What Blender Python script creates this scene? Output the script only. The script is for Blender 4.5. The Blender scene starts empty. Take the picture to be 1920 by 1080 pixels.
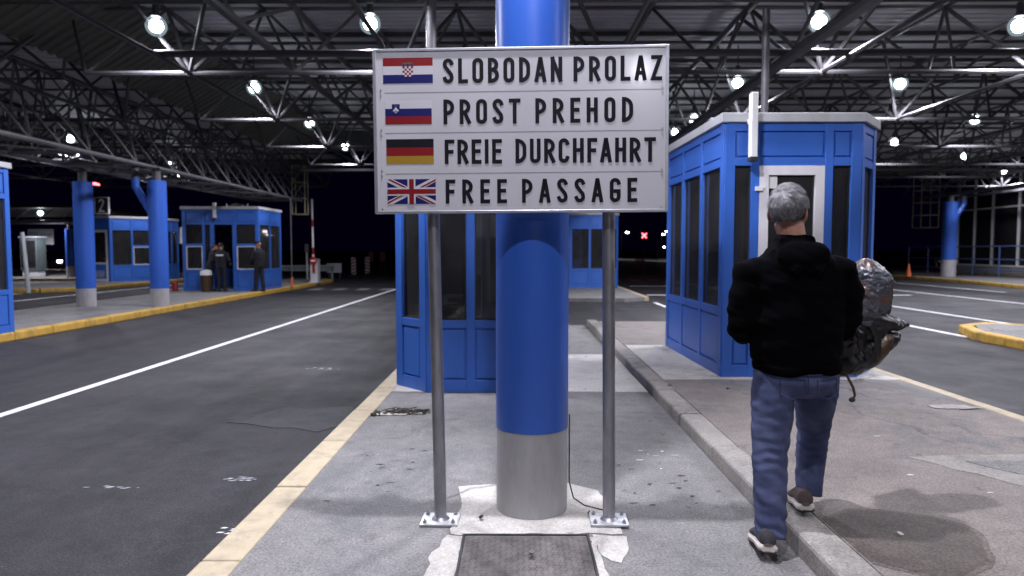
import bpy, math, random
from mathutils import Vector, Matrix, noise

# ---------------------------------------------------------------- scene, camera, world, exposure
scene = bpy.context.scene
COL = scene.collection
R = math.radians
rnd = random.Random(7)

cam_d = bpy.data.cameras.new('camera')
cam_d.lens = 24.0
cam_d.sensor_width = 36.0
cam_d.clip_start = 0.05
cam_d.clip_end = 2000.0
cam_d.dof.use_dof = True
cam_d.dof.focus_distance = 3.9
cam_d.dof.aperture_fstop = 2.0
cam = bpy.data.objects.new('camera', cam_d)
cam.location = (0, 0, 1.5)
cam.rotation_euler = (R(90 - 3.22), 0, R(0.45))
COL.objects.link(cam)
scene.camera = cam

world = bpy.data.worlds.new('World')
scene.world = world
world.use_nodes = True
wn = world.node_tree.nodes
wl = world.node_tree.links
bg = wn['Background']
sky = wn.new('ShaderNodeTexSky')
sky.sky_type = 'NISHITA'
sky.sun_disc = False
sky.sun_elevation = R(-6)          # night: the sun is well below the horizon
sky.sun_rotation = R(200)
mixs = wn.new('ShaderNodeMix'); mixs.data_type = 'RGBA'
mixs.inputs['Factor'].default_value = 0.9
mixs.inputs[7].default_value = (0.0007, 0.0003, 0.0040, 1)
wl.new(sky.outputs[0], mixs.inputs[6])
wl.new(mixs.outputs[2], bg.inputs[0])
bg.inputs[1].default_value = 0.9

scene.view_settings.view_transform = 'Standard'
scene.view_settings.look = 'None'
scene.view_settings.exposure = 0.0
scene.view_settings.gamma = 1.0
scene.cycles.use_denoising = True
scene.cycles.max_bounces = 7
scene.cycles.diffuse_bounces = 4
scene.cycles.glossy_bounces = 3
scene.cycles.transparent_max_bounces = 12
scene.cycles.sample_clamp_indirect = 4.0
scene.cycles.caustics_reflective = False
scene.cycles.caustics_refractive = False

LAMP_W = 720.0            # watts of each canopy lamp
LAMP_COL = (0.90, 0.89, 1.0)

# ---------------------------------------------------------------- materials
def nt(m):
    return m.node_tree.nodes, m.node_tree.links

def mat(name, col, rough=0.5, metal=0.0, var=0.12, vs=3.0, bump=0.0, bs=60.0, spec=0.5, coat=0.0, dirt=0.0, ds=1.2, dcol=None, stretch=(1, 1, 1), tint=None):
    m = bpy.data.materials.new(name)
    m.use_nodes = True
    N, L = nt(m)
    b = N['Principled BSDF']
    b.inputs['Roughness'].default_value = rough
    b.inputs['Metallic'].default_value = metal
    b.inputs['Specular IOR Level'].default_value = spec
    b.inputs['Coat Weight'].default_value = coat; b.inputs['Coat Roughness'].default_value = 0.09
    tc = N.new('ShaderNodeTexCoord')
    mp = N.new('ShaderNodeMapping')
    mp.inputs['Scale'].default_value = stretch
    L.new(tc.outputs['Object'], mp.inputs[0])
    n1 = N.new('ShaderNodeTexNoise')
    n1.inputs['Scale'].default_value = vs
    n1.inputs['Detail'].default_value = 6
    L.new(mp.outputs[0], n1.inputs['Vector'])
    cr = N.new('ShaderNodeValToRGB')
    c2 = tint or col
    cr.color_ramp.elements[0].position = 0.3
    cr.color_ramp.elements[1].position = 0.72
    cr.color_ramp.elements[0].color = tuple(max(0, c * (1 - var)) for c in col) + (1,)
    cr.color_ramp.elements[1].color = tuple(min(1, c * (1 + var)) for c in c2) + (1,)
    L.new(n1.outputs['Fac'], cr.inputs[0])
    out = cr.outputs[0]
    if dirt > 0:
        n3 = N.new('ShaderNodeTexNoise')
        n3.inputs['Scale'].default_value = ds
        n3.inputs['Detail'].default_value = 9
        n3.inputs['Roughness'].default_value = 0.7
        L.new(mp.outputs[0], n3.inputs['Vector'])
        r3 = N.new('ShaderNodeValToRGB')
        r3.color_ramp.elements[0].position = 0.5
        r3.color_ramp.elements[1].position = 0.68
        r3.color_ramp.elements[1].color = (dirt, dirt, dirt, 1)
        r3.color_ramp.elements[0].color = (0, 0, 0, 1)
        L.new(n3.outputs['Fac'], r3.inputs[0])
        mx = N.new('ShaderNodeMix'); mx.data_type = 'RGBA'
        L.new(r3.outputs[0], mx.inputs['Factor'])
        L.new(out, mx.inputs[6])
        mx.inputs[7].default_value = (dcol or (0.06, 0.055, 0.05)) + (1,)
        out = mx.outputs[2]
    L.new(out, b.inputs['Base Color'])
    if bump > 0:
        n2 = N.new('ShaderNodeTexNoise')
        n2.inputs['Scale'].default_value = bs
        n2.inputs['Detail'].default_value = 5
        L.new(mp.outputs[0], n2.inputs['Vector'])
        bp = N.new('ShaderNodeBump')
        bp.inputs['Strength'].default_value = bump
        bp.inputs['Distance'].default_value = 0.01
        L.new(n2.outputs['Fac'], bp.inputs['Height'])
        L.new(bp.outputs[0], b.inputs['Normal'])
    return m

def ground_mat(name, base, alt, tint, speck, streak=0.0, crack=0.0, rough=(0.55, 0.9), bump=0.35, pale=0.0):
    """asphalt or paving: grains, soft patches, wheel streaks along the lane and cracks"""
    m = bpy.data.materials.new(name)
    m.use_nodes = True
    N, L = nt(m)
    b = N['Principled BSDF']
    tc = N.new('ShaderNodeTexCoord')
    P = tc.outputs['Object']
    def noi(scale, det=5, rgh=0.55, vec=None, dist=0.0):
        n = N.new('ShaderNodeTexNoise')
        n.inputs['Scale'].default_value = scale
        n.inputs['Detail'].default_value = det
        n.inputs['Roughness'].default_value = rgh
        n.inputs['Distortion'].default_value = dist
        L.new(vec or P, n.inputs['Vector'])
        return n.outputs['Fac']
    def ramp(src, p0, p1, c0=(0, 0, 0), c1=(1, 1, 1)):
        r = N.new('ShaderNodeValToRGB')
        r.color_ramp.elements[0].position = p0
        r.color_ramp.elements[1].position = p1
        r.color_ramp.elements[0].color = c0 + (1,)
        r.color_ramp.elements[1].color = c1 + (1,)
        L.new(src, r.inputs[0])
        return r.outputs[0]
    def mix(f, a, c, kind='MIX'):
        x = N.new('ShaderNodeMix'); x.data_type = 'RGBA'; x.blend_type = kind
        if isinstance(f, float): x.inputs['Factor'].default_value = f
        else: L.new(f, x.inputs['Factor'])
        for i, v in ((6, a), (7, c)):
            if isinstance(v, tuple): x.inputs[i].default_value = v + (1,)
            else: L.new(v, x.inputs[i])
        return x.outputs[2]
    c = mix(ramp(noi(0.9, 10, 0.75, dist=0.3), 0.36, 0.66), base, alt)
    c = mix(ramp(noi(0.45, 10, 0.72, dist=0.8), 0.52, 0.60), c, tint)
    if streak > 0:
        mp = N.new('ShaderNodeMapping'); mp.inputs['Scale'].default_value = (2.6, 0.035, 1)
        L.new(P, mp.inputs[0])
        s = ramp(noi(1.0, 6, 0.6, mp.outputs[0]), 0.42, 0.7, (1, 1, 1), (1 - streak,) * 3)
        c = mix(1.0, c, s, 'MULTIPLY')
    g = N.new('ShaderNodeTexVoronoi'); g.inputs['Scale'].default_value = 95
    L.new(P, g.inputs['Vector'])
    grain = ramp(noi(70, 4, 0.8), 0.34, 0.68, (1 - speck * 1.5,) * 3, (1 + speck * 1.3,) * 3)
    c = mix(1.0, c, grain, 'MULTIPLY')
    blot = ramp(noi(6.5, 7, 0.7, dist=0.5), 0.32, 0.70, (1 - speck * .55,) * 3, (1 + speck * .45,) * 3)
    c = mix(1.0, c, blot, 'MULTIPLY')
    st = ramp(noi(1.7, 9, 0.7, dist=1.0), 0.56, 0.70, (1, 1, 1), (.62, .60, .58))
    c = mix(1.0, c, st, 'MULTIPLY')
    dr = ramp(noi(9.0, 2, 0.5), 0.70, 0.735, (1, 1, 1), (.55, .54, .53))
    c = mix(1.0, c, dr, 'MULTIPLY')
    chips = ramp(noi(46, 2, 0.8), 0.70, 0.76)
    c = mix(chips, c, tuple(min(1, v * 1.9) for v in alt))
    if pale > 0:
        pl = ramp(noi(2.3, 9, 0.75, dist=0.8), 0.66, 0.71, (0, 0, 0), (pale,) * 3)
        c = mix(pl, c, (0.36, 0.35, 0.34))
    if crack > 0:
        mp2 = N.new('ShaderNodeMapping'); mp2.inputs['Scale'].default_value = (0.55, 0.4, 1)
        wv = N.new('ShaderNodeMix'); wv.data_type = 'RGBA'; wv.blend_type = 'ADD'
        wv.inputs['Factor'].default_value = 0.35
        nz = N.new('ShaderNodeTexNoise'); nz.inputs['Scale'].default_value = 2.2; nz.inputs['Detail'].default_value = 6
        L.new(P, nz.inputs['Vector']); L.new(P, wv.inputs[6]); L.new(nz.outputs['Color'], wv.inputs[7])
        L.new(wv.outputs[2], mp2.inputs[0])
        v = N.new('ShaderNodeTexVoronoi'); v.feature = 'DISTANCE_TO_EDGE'; v.inputs['Scale'].default_value = 1.0
        L.new(mp2.outputs[0], v.inputs['Vector'])
        line = ramp(v.outputs['Distance'], 0.002, 0.010, (1, 1, 1), (0, 0, 0))
        msk = ramp(noi(0.45, 3), 0.50, 0.60)
        lm = mix(1.0, line, msk, 'MULTIPLY')
        lm = mix(1.0, lm, (crack,) * 3, 'MULTIPLY')
        c = mix(lm, c, (0.018, 0.018, 0.018))
    L.new(c, b.inputs['Base Color'])
    rr = N.new('ShaderNodeMapRange')
    L.new(noi(0.9, 6), rr.inputs[0])
    rr.inputs['From Min'].default_value = 0.35; rr.inputs['From Max'].default_value = 0.65
    rr.inputs['To Min'].default_value = rough[0] * .6 + rough[1] * .4; rr.inputs['To Max'].default_value = rough[1]
    L.new(rr.outputs[0], b.inputs['Roughness'])
    bp = N.new('ShaderNodeBump'); bp.inputs['Strength'].default_value = bump; bp.inputs['Distance'].default_value = 0.008
    L.new(noi(85, 4, 0.65), bp.inputs['Height'])
    L.new(bp.outputs[0], b.inputs['Normal'])
    return m

def glass_mat(name, tintc=(0.30, 0.32, 0.36), refl=0.5):
    m = bpy.data.materials.new(name); m.use_nodes = True
    N, L = nt(m)
    N.remove(N['Principled BSDF'])
    o = N['Material Output']
    t = N.new('ShaderNodeBsdfTransparent'); t.inputs[0].default_value = tintc + (1,)
    g = N.new('ShaderNodeBsdfGlossy'); g.inputs['Roughness'].default_value = 0.03
    g.inputs[0].default_value = (0.9, 0.92, 0.95, 1)
    f = N.new('ShaderNodeFresnel'); f.inputs[0].default_value = 1.5
    n = N.new('ShaderNodeTexNoise'); n.inputs['Scale'].default_value = 2.5; n.inputs['Detail'].default_value = 3
    tc = N.new('ShaderNodeTexCoord'); L.new(tc.outputs['Object'], n.inputs['Vector'])
    bp = N.new('ShaderNodeBump'); bp.inputs['Strength'].default_value = 0.04; bp.inputs['Distance'].default_value = 0.01
    L.new(n.outputs['Fac'], bp.inputs['Height']); L.new(bp.outputs[0], g.inputs['Normal'])
    x = N.new('ShaderNodeMixShader')
    L.new(f.outputs[0], x.inputs[0]); L.new(t.outputs[0], x.inputs[1]); L.new(g.outputs[0], x.inputs[2])
    df = N.new('ShaderNodeBsdfDiffuse'); df.inputs[0].default_value = (.30, .30, .31, 1)
    n5 = N.new('ShaderNodeTexNoise'); n5.inputs['Scale'].default_value = 3.0; n5.inputs['Detail'].default_value = 6; L.new(tc.outputs['Object'], n5.inputs['Vector'])
    mr = N.new('ShaderNodeMapRange'); mr.inputs['To Min'].default_value = .02; mr.inputs['To Max'].default_value = .13; L.new(n5.outputs['Fac'], mr.inputs[0])
    x2 = N.new('ShaderNodeMixShader'); L.new(mr.outputs[0], x2.inputs[0]); L.new(x.outputs[0], x2.inputs[1]); L.new(df.outputs[0], x2.inputs[2])
    L.new(x2.outputs[0], o.inputs[0])
    return m

def emit_mat(name, col, s):
    m = bpy.data.materials.new(name); m.use_nodes = True
    b = m.node_tree.nodes['Principled BSDF']
    b.inputs['Base Color'].default_value = (0.8, 0.8, 0.8, 1)
    b.inputs['Emission Color'].default_value = col + (1,)
    b.inputs['Emission Strength'].default_value = s
    return m

M = {}
M['asphalt'] = ground_mat('asphalt', (0.029, 0.028, 0.032), (0.038, 0.037, 0.042), (0.023, 0.023, 0.027), 0.62, streak=0.5, crack=0.5, rough=(0.5, 0.8), pale=0.25)
M['asphalt'].node_tree.nodes['Principled BSDF'].inputs['Specular IOR Level'].default_value = 0.3
M['paving'] = ground_mat('paving', (0.165, 0.161, 0.160), (0.225, 0.219, 0.212), (0.138, 0.143, 0.148), 0.34, crack=0.85, rough=(0.6, 0.9), pale=0.5)
M['paving_warm'] = ground_mat('paving_warm', (0.190, 0.165, 0.150), (0.235, 0.208, 0.190), (0.145, 0.139, 0.137), 0.34, crack=0.6, rough=(0.6, 0.9), pale=0.4)
M['concrete'] = ground_mat('concrete', (0.46, 0.44, 0.405), (0.56, 0.54, 0.50), (0.33, 0.31, 0.285), 0.18, crack=0.9, rough=(0.7, 0.95), bump=0.25, pale=0.3)
M['kerb_stone'] = ground_mat('kerb_stone', (0.25, 0.235, 0.215), (0.33, 0.31, 0.285), (0.17, 0.155, 0.14), 0.25, rough=(0.7, 0.95), bump=0.3)
M['dark_brown'] = ground_mat('dark_brown', (0.078, 0.061, 0.050), (0.092, 0.074, 0.062), (0.066, 0.052, 0.043), 0.45, rough=(0.45, 0.7), bump=0.35)
M['dark_brown_edge'] = ground_mat('dark_brown_edge', (0.125, 0.105, 0.092), (0.15, 0.128, 0.114), (0.105, 0.09, 0.08), 0.4)
M['earth'] = ground_mat('earth', (0.012, 0.013, 0.011), (0.02, 0.02, 0.016), (0.010, 0.012, 0.010), 0.3)
M['yellow_pale'] = mat('yellow_pale', (0.44, 0.37, 0.25), 0.7, var=0.12, vs=9, bump=0.25, bs=90, dirt=0.55, ds=6, dcol=(0.22, 0.19, 0.15))
M['yellow'] = mat('yellow', (0.50, 0.30, 0.05), 0.7, var=0.15, vs=6, bump=0.25, bs=60, dirt=0.7, ds=3.5, dcol=(0.10, 0.085, 0.05))
M['line_white'] = mat('line_white', (0.72, 0.72, 0.74), 0.6, var=0.08, vs=12, bump=0.2, bs=120, dirt=0.6, ds=5, dcol=(0.28, 0.28, 0.29))
M['line_worn'] = mat('line_worn', (0.16, 0.16, 0.17), 0.7, var=0.3, vs=8, dirt=0.8, ds=3, dcol=(0.05, 0.05, 0.055))
M['blue'] = mat('blue', (0.036, 0.128, 0.49), 0.38, var=0.10, vs=2.0, bump=0.03, bs=15, dirt=0.25, ds=3, dcol=(0.022, 0.08, 0.36), stretch=(1, 1, 0.35))
M['blue_column'] = mat('blue_column', (0.034, 0.115, 0.50), 0.33, var=0.10, vs=2.5, bump=0.06, bs=7, dirt=0.4, ds=5, stretch=(1, 1, 0.25), dcol=(0.022, 0.075, 0.38))
M['grey_column'] = mat('grey_column', (0.44, 0.43, 0.45), 0.42, metal=0.1, var=0.12, vs=5, bump=0.04, bs=30, dirt=0.35, ds=3, dcol=(0.16, 0.14, 0.13), stretch=(1, 1, 0.3))
M['rim'] = mat('rim', (0.42, 0.43, 0.45), 0.5, var=0.1, vs=5, dirt=0.5, ds=3, dcol=(0.3, 0.29, 0.27))
M['door_white'] = mat('door_white', (0.66, 0.65, 0.67), 0.45, var=0.06, vs=5, dirt=0.2, ds=4, dcol=(0.4, 0.38, 0.36))
M['sign_white'] = mat('sign_white', (0.46, 0.45, 0.485), 0.22, coat=0.35, var=0.05, vs=2.2, bump=0.02, bs=6, dirt=0.18, ds=3, dcol=(0.39, 0.38, 0.41))
M['sign_black'] = mat('sign_black', (0.004, 0.004, 0.008), 0.6, var=0.1, spec=0.15)
M['groove'] = mat('groove', (0.19, 0.18, 0.21), 0.5)
M['alu'] = mat('alu', (0.52, 0.53, 0.58), 0.35, metal=0.8, var=0.1, vs=8)
M['galv'] = mat('galv', (0.34, 0.34, 0.37), 0.42, metal=0.75, var=0.25, vs=14, bump=0.04, bs=40, dirt=0.3, ds=6, dcol=(0.2, 0.19, 0.19), stretch=(1, 1, 0.35))
M['plate_galv'] = mat('plate_galv', (0.58, 0.60, 0.62), 0.45, metal=0.45, var=0.2, vs=18, bump=0.08, bs=60, dirt=0.4, ds=14, dcol=(0.25, 0.24, 0.23))
M['steel'] = mat('steel', (0.10, 0.096, 0.105), 0.45, metal=0.1, var=0.15, vs=3, dirt=0.3, ds=2, dcol=(0.07, 0.065, 0.06))
M['frame_steel'] = mat('frame_steel', (0.048, 0.046, 0.050), 0.45, var=0.2, vs=3)
M['deck'] = mat('deck', (0.52, 0.50, 0.55), 0.6, metal=0.1, var=0.15, vs=0.7, dirt=0.4, ds=0.8, dcol=(0.30, 0.29, 0.32))
M['deck_olive'] = mat('deck_olive', (0.075, 0.075, 0.065), 0.6, var=0.15, vs=0.7)
M['fascia'] = mat('fascia', (0.05, 0.05, 0.06), 0.6)
M['glass'] = glass_mat('glass', (0.55, 0.57, 0.60))
M['glass_dark'] = glass_mat('glass_dark', (0.16, 0.165, 0.18))
M['dark'] = mat('dark', (0.012, 0.012, 0.015), 0.6)
M['rubber'] = mat('rubber', (0.015, 0.015, 0.016), 0.7)
M['interior'] = mat('interior', (0.26, 0.26, 0.25), 0.7, var=0.2)
M['wood'] = mat('wood', (0.16, 0.10, 0.05), 0.5, var=0.3, vs=6, stretch=(1, 8, 8))
M['red'] = mat('red', (0.26, 0.010, 0.012), 0.4, var=0.08)
M['flag_red'] = mat('flag_red', (0.180, 0.006, 0.010), 0.35, var=0.06)
M['flag_blue'] = mat('flag_blue', (0.007, 0.008, 0.096), 0.35, var=0.06)
M['flag_white'] = mat('flag_white', (0.47, 0.46, 0.495), 0.3, var=0.05)
M['flag_gold'] = mat('flag_gold', (0.288, 0.174, 0.018), 0.35, var=0.06)
M['flag_crown'] = mat('flag_crown', (0.05, 0.07, 0.07), 0.5, var=0.3, vs=90)
M['orange'] = mat('orange', (0.60, 0.12, 0.03), 0.5)
M['white'] = mat('white', (0.72, 0.72, 0.72), 0.5, var=0.08)
M['paper'] = mat('paper', (0.70, 0.68, 0.66), 0.8, var=0.08)
M['card'] = mat('card', (0.34, 0.31, 0.30), 0.85, var=0.3, vs=14, dirt=0.6, ds=8, dcol=(.12, .11, .10))
M['cable'] = mat('cable', (0.03, 0.03, 0.035), 0.6)
M['rust'] = mat('rust', (0.120, 0.108, 0.103), 0.65, metal=0.35, var=0.35, vs=14, bump=0.1, bs=60, dirt=0.5, ds=5, dcol=(0.13, 0.115, 0.11))
M['leaf'] = mat('leaf', (0.05, 0.028, 0.015), 0.8, var=0.4, vs=40)
M['debris'] = mat('debris', (0.05, 0.045, 0.03), 0.9, var=0.5, vs=50, bump=0.6, bs=60)
M['lamp_glow'] = emit_mat('lamp_glow', (0.86, 0.94, 1.0), 50.0)
M['far_glow'] = emit_mat('far_glow', (1.0, 0.86, 0.82), 90.0)
M['red_glow'] = emit_mat('red_glow', (1.0, 0.10, 0.12), 9.0)
M['car_glow'] = emit_mat('car_glow', (1.0, 0.93, 0.9), 40.0)
M['skin'] = mat('skin', (0.36, 0.17, 0.115), 0.5, var=0.14, vs=18, bump=0.05, bs=120, tint=(0.40, 0.20, 0.14))
M['hair'] = mat('hair', (0.15, 0.148, 0.158), 0.55, var=0.65, vs=26, bump=0.3, bs=90, stretch=(1, 1, 0.3))
M['hair_dark'] = mat('hair_dark', (0.02, 0.015, 0.012), 0.5)
M['jacket'] = mat('jacket', (0.0016, 0.0015, 0.0022), 1.0, var=0.3, vs=5, bump=0.2, bs=160, spec=0.035)
M['denim'] = mat('denim', (0.044, 0.055, 0.125), 0.85, var=0.26, vs=6, bump=0.3, bs=260, spec=0.2, tint=(0.075, 0.090, 0.170))
M['denim_seam'] = mat('denim_seam', (0.022, 0.026, 0.09), 0.85)
M['shoe'] = mat('shoe', (0.035, 0.032, 0.04), 0.7, var=0.3, vs=30)
M['sole'] = mat('sole', (0.55, 0.50, 0.46), 0.6, var=0.15, vs=20)
M['shoe_brown'] = mat('shoe_brown', (0.07, 0.045, 0.04), 0.7, var=0.3, vs=30)
M['uniform'] = mat('uniform', (0.0035, 0.004, 0.010), 0.8, var=0.3, vs=6)
M['eye'] = mat('eye', (0.5, 0.5, 0.5), 0.2)
M['bin_bag'] = mat('bin_bag', (0.008, 0.008, 0.010), 0.42, var=0.3, vs=8, bump=0.3, bs=14, spec=0.5)
M['bag_brown'] = mat('bag_brown', (0.055, 0.028, 0.013), 0.45, var=0.3, vs=8, bump=0.5, bs=18)
M['tarp'] = mat('tarp', (0.07, 0.085, 0.06), 0.8, var=0.4, vs=9, bump=0.8, bs=18)
M['car_paint'] = mat('car_paint', (0.02, 0.022, 0.028), 0.25, coat=0.6)
M['panel_grey'] = mat('panel_grey', (0.45, 0.47, 0.50), 0.6, var=0.1)
M['guard'] = mat('guard', (0.16, 0.20, 0.20), 0.5, metal=0.4, var=0.2)
M['rail_blue'] = mat('rail_blue', (0.09, 0.14, 0.36), 0.4)
M['ladder'] = mat('ladder', (0.42, 0.38, 0.22), 0.5, metal=0.2, var=0.2)
# ---------------------------------------------------------------- mesh helpers
class MB:
    def __init__(s):
        s.v = []; s.f = []; s.mi = []
    def add(s, vs, fs, mi=0):
        o = len(s.v)
        s.v += [tuple(v) for v in vs]
        for f in fs:
            s.f.append(tuple(i + o for i in f)); s.mi.append(mi)
    def box(s, x0, x1, y0, y1, z0, z1, mi=0):
        s.add([(x0, y0, z0), (x1, y0, z0), (x1, y1, z0), (x0, y1, z0), (x0, y0, z1), (x1, y0, z1), (x1, y1, z1), (x0, y1, z1)],
              [(3, 2, 1, 0), (4, 5, 6, 7), (0, 1, 5, 4), (1, 2, 6, 5), (2, 3, 7, 6), (3, 0, 4, 7)], mi)
    def obox(s, o, ax, ay, az, mi=0):
        """box from corner o with edge vectors (right handed)"""
        o, ax, ay, az = Vector(o), Vector(ax), Vector(ay), Vector(az)
        p = [o, o + ax, o + ax + ay, o + ay]
        s.add(p + [q + az for q in p], [(3, 2, 1, 0), (4, 5, 6, 7), (0, 1, 5, 4), (1, 2, 6, 5), (2, 3, 7, 6), (3, 0, 4, 7)], mi)
    def tube(s, a, b, r, n=8, r2=None, mi=0, cap=True):
        a, b = Vector(a), Vector(b)
        d = (b - a)
        if d.length < 1e-6: return
        d.normalize()
        u = d.cross(Vector((0, 0, 1)))
        if u.length < 1e-3: u = Vector((1, 0, 0))
        u.normalize(); w = d.cross(u)
        r2 = r if r2 is None else r2
        vs = []
        for c, q in ((a, r), (b, r2)):
            for k in range(n):
                t = 2 * math.pi * k / n
                vs.append(c + u * (q * math.cos(t)) + w * (q * math.sin(t)))
        fs = [(k, (k + 1) % n, n + (k + 1) % n, n + k) for k in range(n)]
        if cap: fs += [tuple(range(n - 1, -1, -1)), tuple(range(n, 2 * n))]
        s.add(vs, fs, mi)
    def path(s, pts, r, n=8, mi=0):
        for a, b in zip(pts[:-1], pts[1:]): s.tube(a, b, r, n, mi=mi)
    def prism(s, poly, z0, z1, mi=0):
        n = len(poly)
        vs = [(x, y, z0) for x, y in poly] + [(x, y, z1) for x, y in poly]
        s.add(vs, [tuple(range(n - 1, -1, -1)), tuple(range(n, 2 * n))] + [(i, (i + 1) % n, n + (i + 1) % n, n + i) for i in range(n)], mi)
    def lathe(s, prof, c=(0, 0, 0), n=24, mi=0):
        vs = []
        for r, z in prof:
            for k in range(n):
                t = 2 * math.pi * k / n
                vs.append((c[0] + r * math.cos(t), c[1] + r * math.sin(t), c[2] + z))
        fs = []
        for i in range(len(prof) - 1):
            for k in range(n):
                fs.append((i * n + k, i * n + (k + 1) % n, (i + 1) * n + (k + 1) % n, (i + 1) * n + k))
        fs += [tuple(range(n - 1, -1, -1)), tuple(range((len(prof) - 1) * n, len(prof) * n))]
        s.add(vs, fs, mi)
    def ell(s, c, r, rot=None, nu=16, nv=10, mi=0):
        vs = []; c = Vector(c)
        for j in range(1, nv):
            ph = math.pi * j / nv
            for k in range(nu):
                t = 2 * math.pi * k / nu
                p = Vector((r[0] * math.sin(ph) * math.cos(t), r[1] * math.sin(ph) * math.sin(t), r[2] * math.cos(ph)))
                vs.append(c + (rot @ p if rot else p))
        top = Vector((0, 0, r[2])); bot = -top
        vs += [c + (rot @ top if rot else top), c + (rot @ bot if rot else bot)]
        a, b = len(vs) - 2, len(vs) - 1
        fs = []
        for j in range(nv - 2):
            for k in range(nu):
                fs.append((j * nu + k, (j + 1) * nu + k, (j + 1) * nu + (k + 1) % nu, j * nu + (k + 1) % nu))
        for k in range(nu):
            fs.append((a, k, (k + 1) % nu))
            fs.append((b, (nv - 2) * nu + (k + 1) % nu, (nv - 2) * nu + k))
        s.add(vs, fs, mi)
    def loft(s, rings, mi=0):
        """rings: equal-length lists of points"""
        n = len(rings[0]); vs = [p for r in rings for p in r]
        fs = []
        for i in range(len(rings) - 1):
            for k in range(n):
                fs.append((i * n + k, i * n + (k + 1) % n, (i + 1) * n + (k + 1) % n, (i + 1) * n + k))
        fs += [tuple(range(n - 1, -1, -1)), tuple(range((len(rings) - 1) * n, len(rings) * n))]
        s.add(vs, fs, mi)
    def limb(s, pts, rad, n=14, ref=(1, 0, 0), mi=0):
        """a tapering tube through pts; rad entries are r or (r along ref, r across)"""
        P = [Vector(p) for p in pts]; rings = []
        for i, p in enumerate(P):
            t = (P[min(i + 1, len(P) - 1)] - P[max(i - 1, 0)]).normalized()
            u = Vector(ref) - t * t.dot(Vector(ref))
            if u.length < 1e-3: u = t.orthogonal()
            u.normalize(); w = t.cross(u)
            ru, rw = rad[i] if isinstance(rad[i], tuple) else (rad[i], rad[i])
            rings.append([p + u * (ru * math.cos(2 * math.pi * k / n)) + w * (rw * math.sin(2 * math.pi * k / n)) for k in range(n)])
        s.loft(rings, mi)
    def mesh(s, name):
        me = bpy.data.meshes.new(name)
        me.from_pydata(s.v, [], s.f)
        me.polygons.foreach_set('material_index', s.mi)
        me.update()
        return me
    def build(s, name, mats, parent=None, smooth=False, bevel=0.0, loc=None):
        me = s.mesh(name)
        for m in (mats if isinstance(mats, (list, tuple)) else [mats]): me.materials.append(m)
        if smooth:
            me.polygons.foreach_set('use_smooth', [True] * len(me.polygons))
            try: me.set_sharp_from_angle(angle=R(40))
            except Exception: pass
        o = bpy.data.objects.new(name, me)
        COL.objects.link(o)
        if parent is not None: o.parent = parent
        if loc is not None: o.location = loc
        if bevel > 0:
            bv = o.modifiers.new('bevel', 'BEVEL'); bv.width = bevel; bv.segments = 2; bv.limit_method = 'ANGLE'; bv.angle_limit = R(50)
        return o

def tag(o, label=None, cat=None, group=None, kind=None):
    if label: o['label'] = label
    if cat: o['category'] = cat
    if group: o['group'] = group
    if kind: o['kind'] = kind
    return o

def empty(name, loc, label, cat, group=None, rz=0.0):
    o = bpy.data.objects.new(name, None)
    o.location = loc; o.rotation_euler = (0, 0, rz); o.empty_display_size = 0.2
    COL.objects.link(o)
    return tag(o, label, cat, group)

def struct(name, mb, m, **k):
    return tag(mb.build(name, m, **k), kind='structure')

def copy_tree(o, parent=None):
    c = o.copy(); COL.objects.link(c)
    if parent is not None: c.parent = parent
    for ch in [x for x in o.children]: copy_tree(ch, c)
    return c

def fuse(name, mb, m, parent, voxel=0.01, smooth=4, disp=None, loc=None, fac=0.5):
    """overlapping closed shapes grown together into one skin"""
    me = mb.mesh(name + '_raw')
    o = bpy.data.objects.new(name, me); COL.objects.link(o)
    rm = o.modifiers.new('skin', 'REMESH'); rm.mode = 'VOXEL'; rm.voxel_size = voxel
    sm = o.modifiers.new('relax', 'SMOOTH'); sm.iterations = smooth; sm.factor = fac
    bpy.context.view_layer.update()
    dg = bpy.context.evaluated_depsgraph_get()
    nm = bpy.data.meshes.new_from_object(o.evaluated_get(dg))
    o.modifiers.clear()
    o.data = nm; nm.name = name
    bpy.data.meshes.remove(me)
    if disp:
        nrm = [v.normal.copy() for v in nm.vertices]
        for v, q in zip(nm.vertices, nrm): v.co = v.co + q * disp(v.co)
    nm.materials.clear()
    for x in (m if isinstance(m, (list, tuple)) else [m]): nm.materials.append(x)
    nm.polygons.foreach_set('use_smooth', [True] * len(nm.polygons))
    nm.update()
    if parent is not None: o.parent = parent
    if loc is not None: o.location = loc
    return o

def wobble(poly, amp, step, seed=0):
    """a polygon's outline subdivided and roughened"""
    out = []; r = random.Random(seed)
    n = len(poly)
    for i in range(n):
        a = Vector(poly[i]); b = Vector(poly[(i + 1) % n]); L = (b - a).length
        k = max(1, int(L / step))
        for j in range(k):
            p = a.lerp(b, j / k)
            out.append((p.x + r.uniform(-amp, amp), p.y + r.uniform(-amp, amp)))
    return out
# ---------------------------------------------------------------- the setting: ground, roads, islands, kerbs, markings
g = MB(); g.add([(-600, -300, 0), (600, -300, 0), (600, 900, 0), (-600, 900, 0)], [(0, 1, 2, 3)])
struct('ground', g, M['earth'], loc=(0, 0, -0.13))
g = MB(); g.add([(-60, -20, 0), (60, -20, 0), (60, 160, 0), (-60, 160, 0)], [(0, 1, 2, 3)])
struct('road', g, M['asphalt'], loc=(0, 0, -0.12))

# near island: lower walkway with the sign, higher platform to its right
g = MB(); g.prism([(-1.33, -4), (1.38, -4), (1.38, 13.55), (-1.33, 13.55)], -0.125, 0.0)
struct('walkway', g, M['paving'])
g = MB(); g.prism([(1.575, -4), (4.12, -4), (4.12, 13.3), (1.575, 13.3)], -0.125, 0.1)
struct('platform', g, M['paving_warm'])

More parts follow.
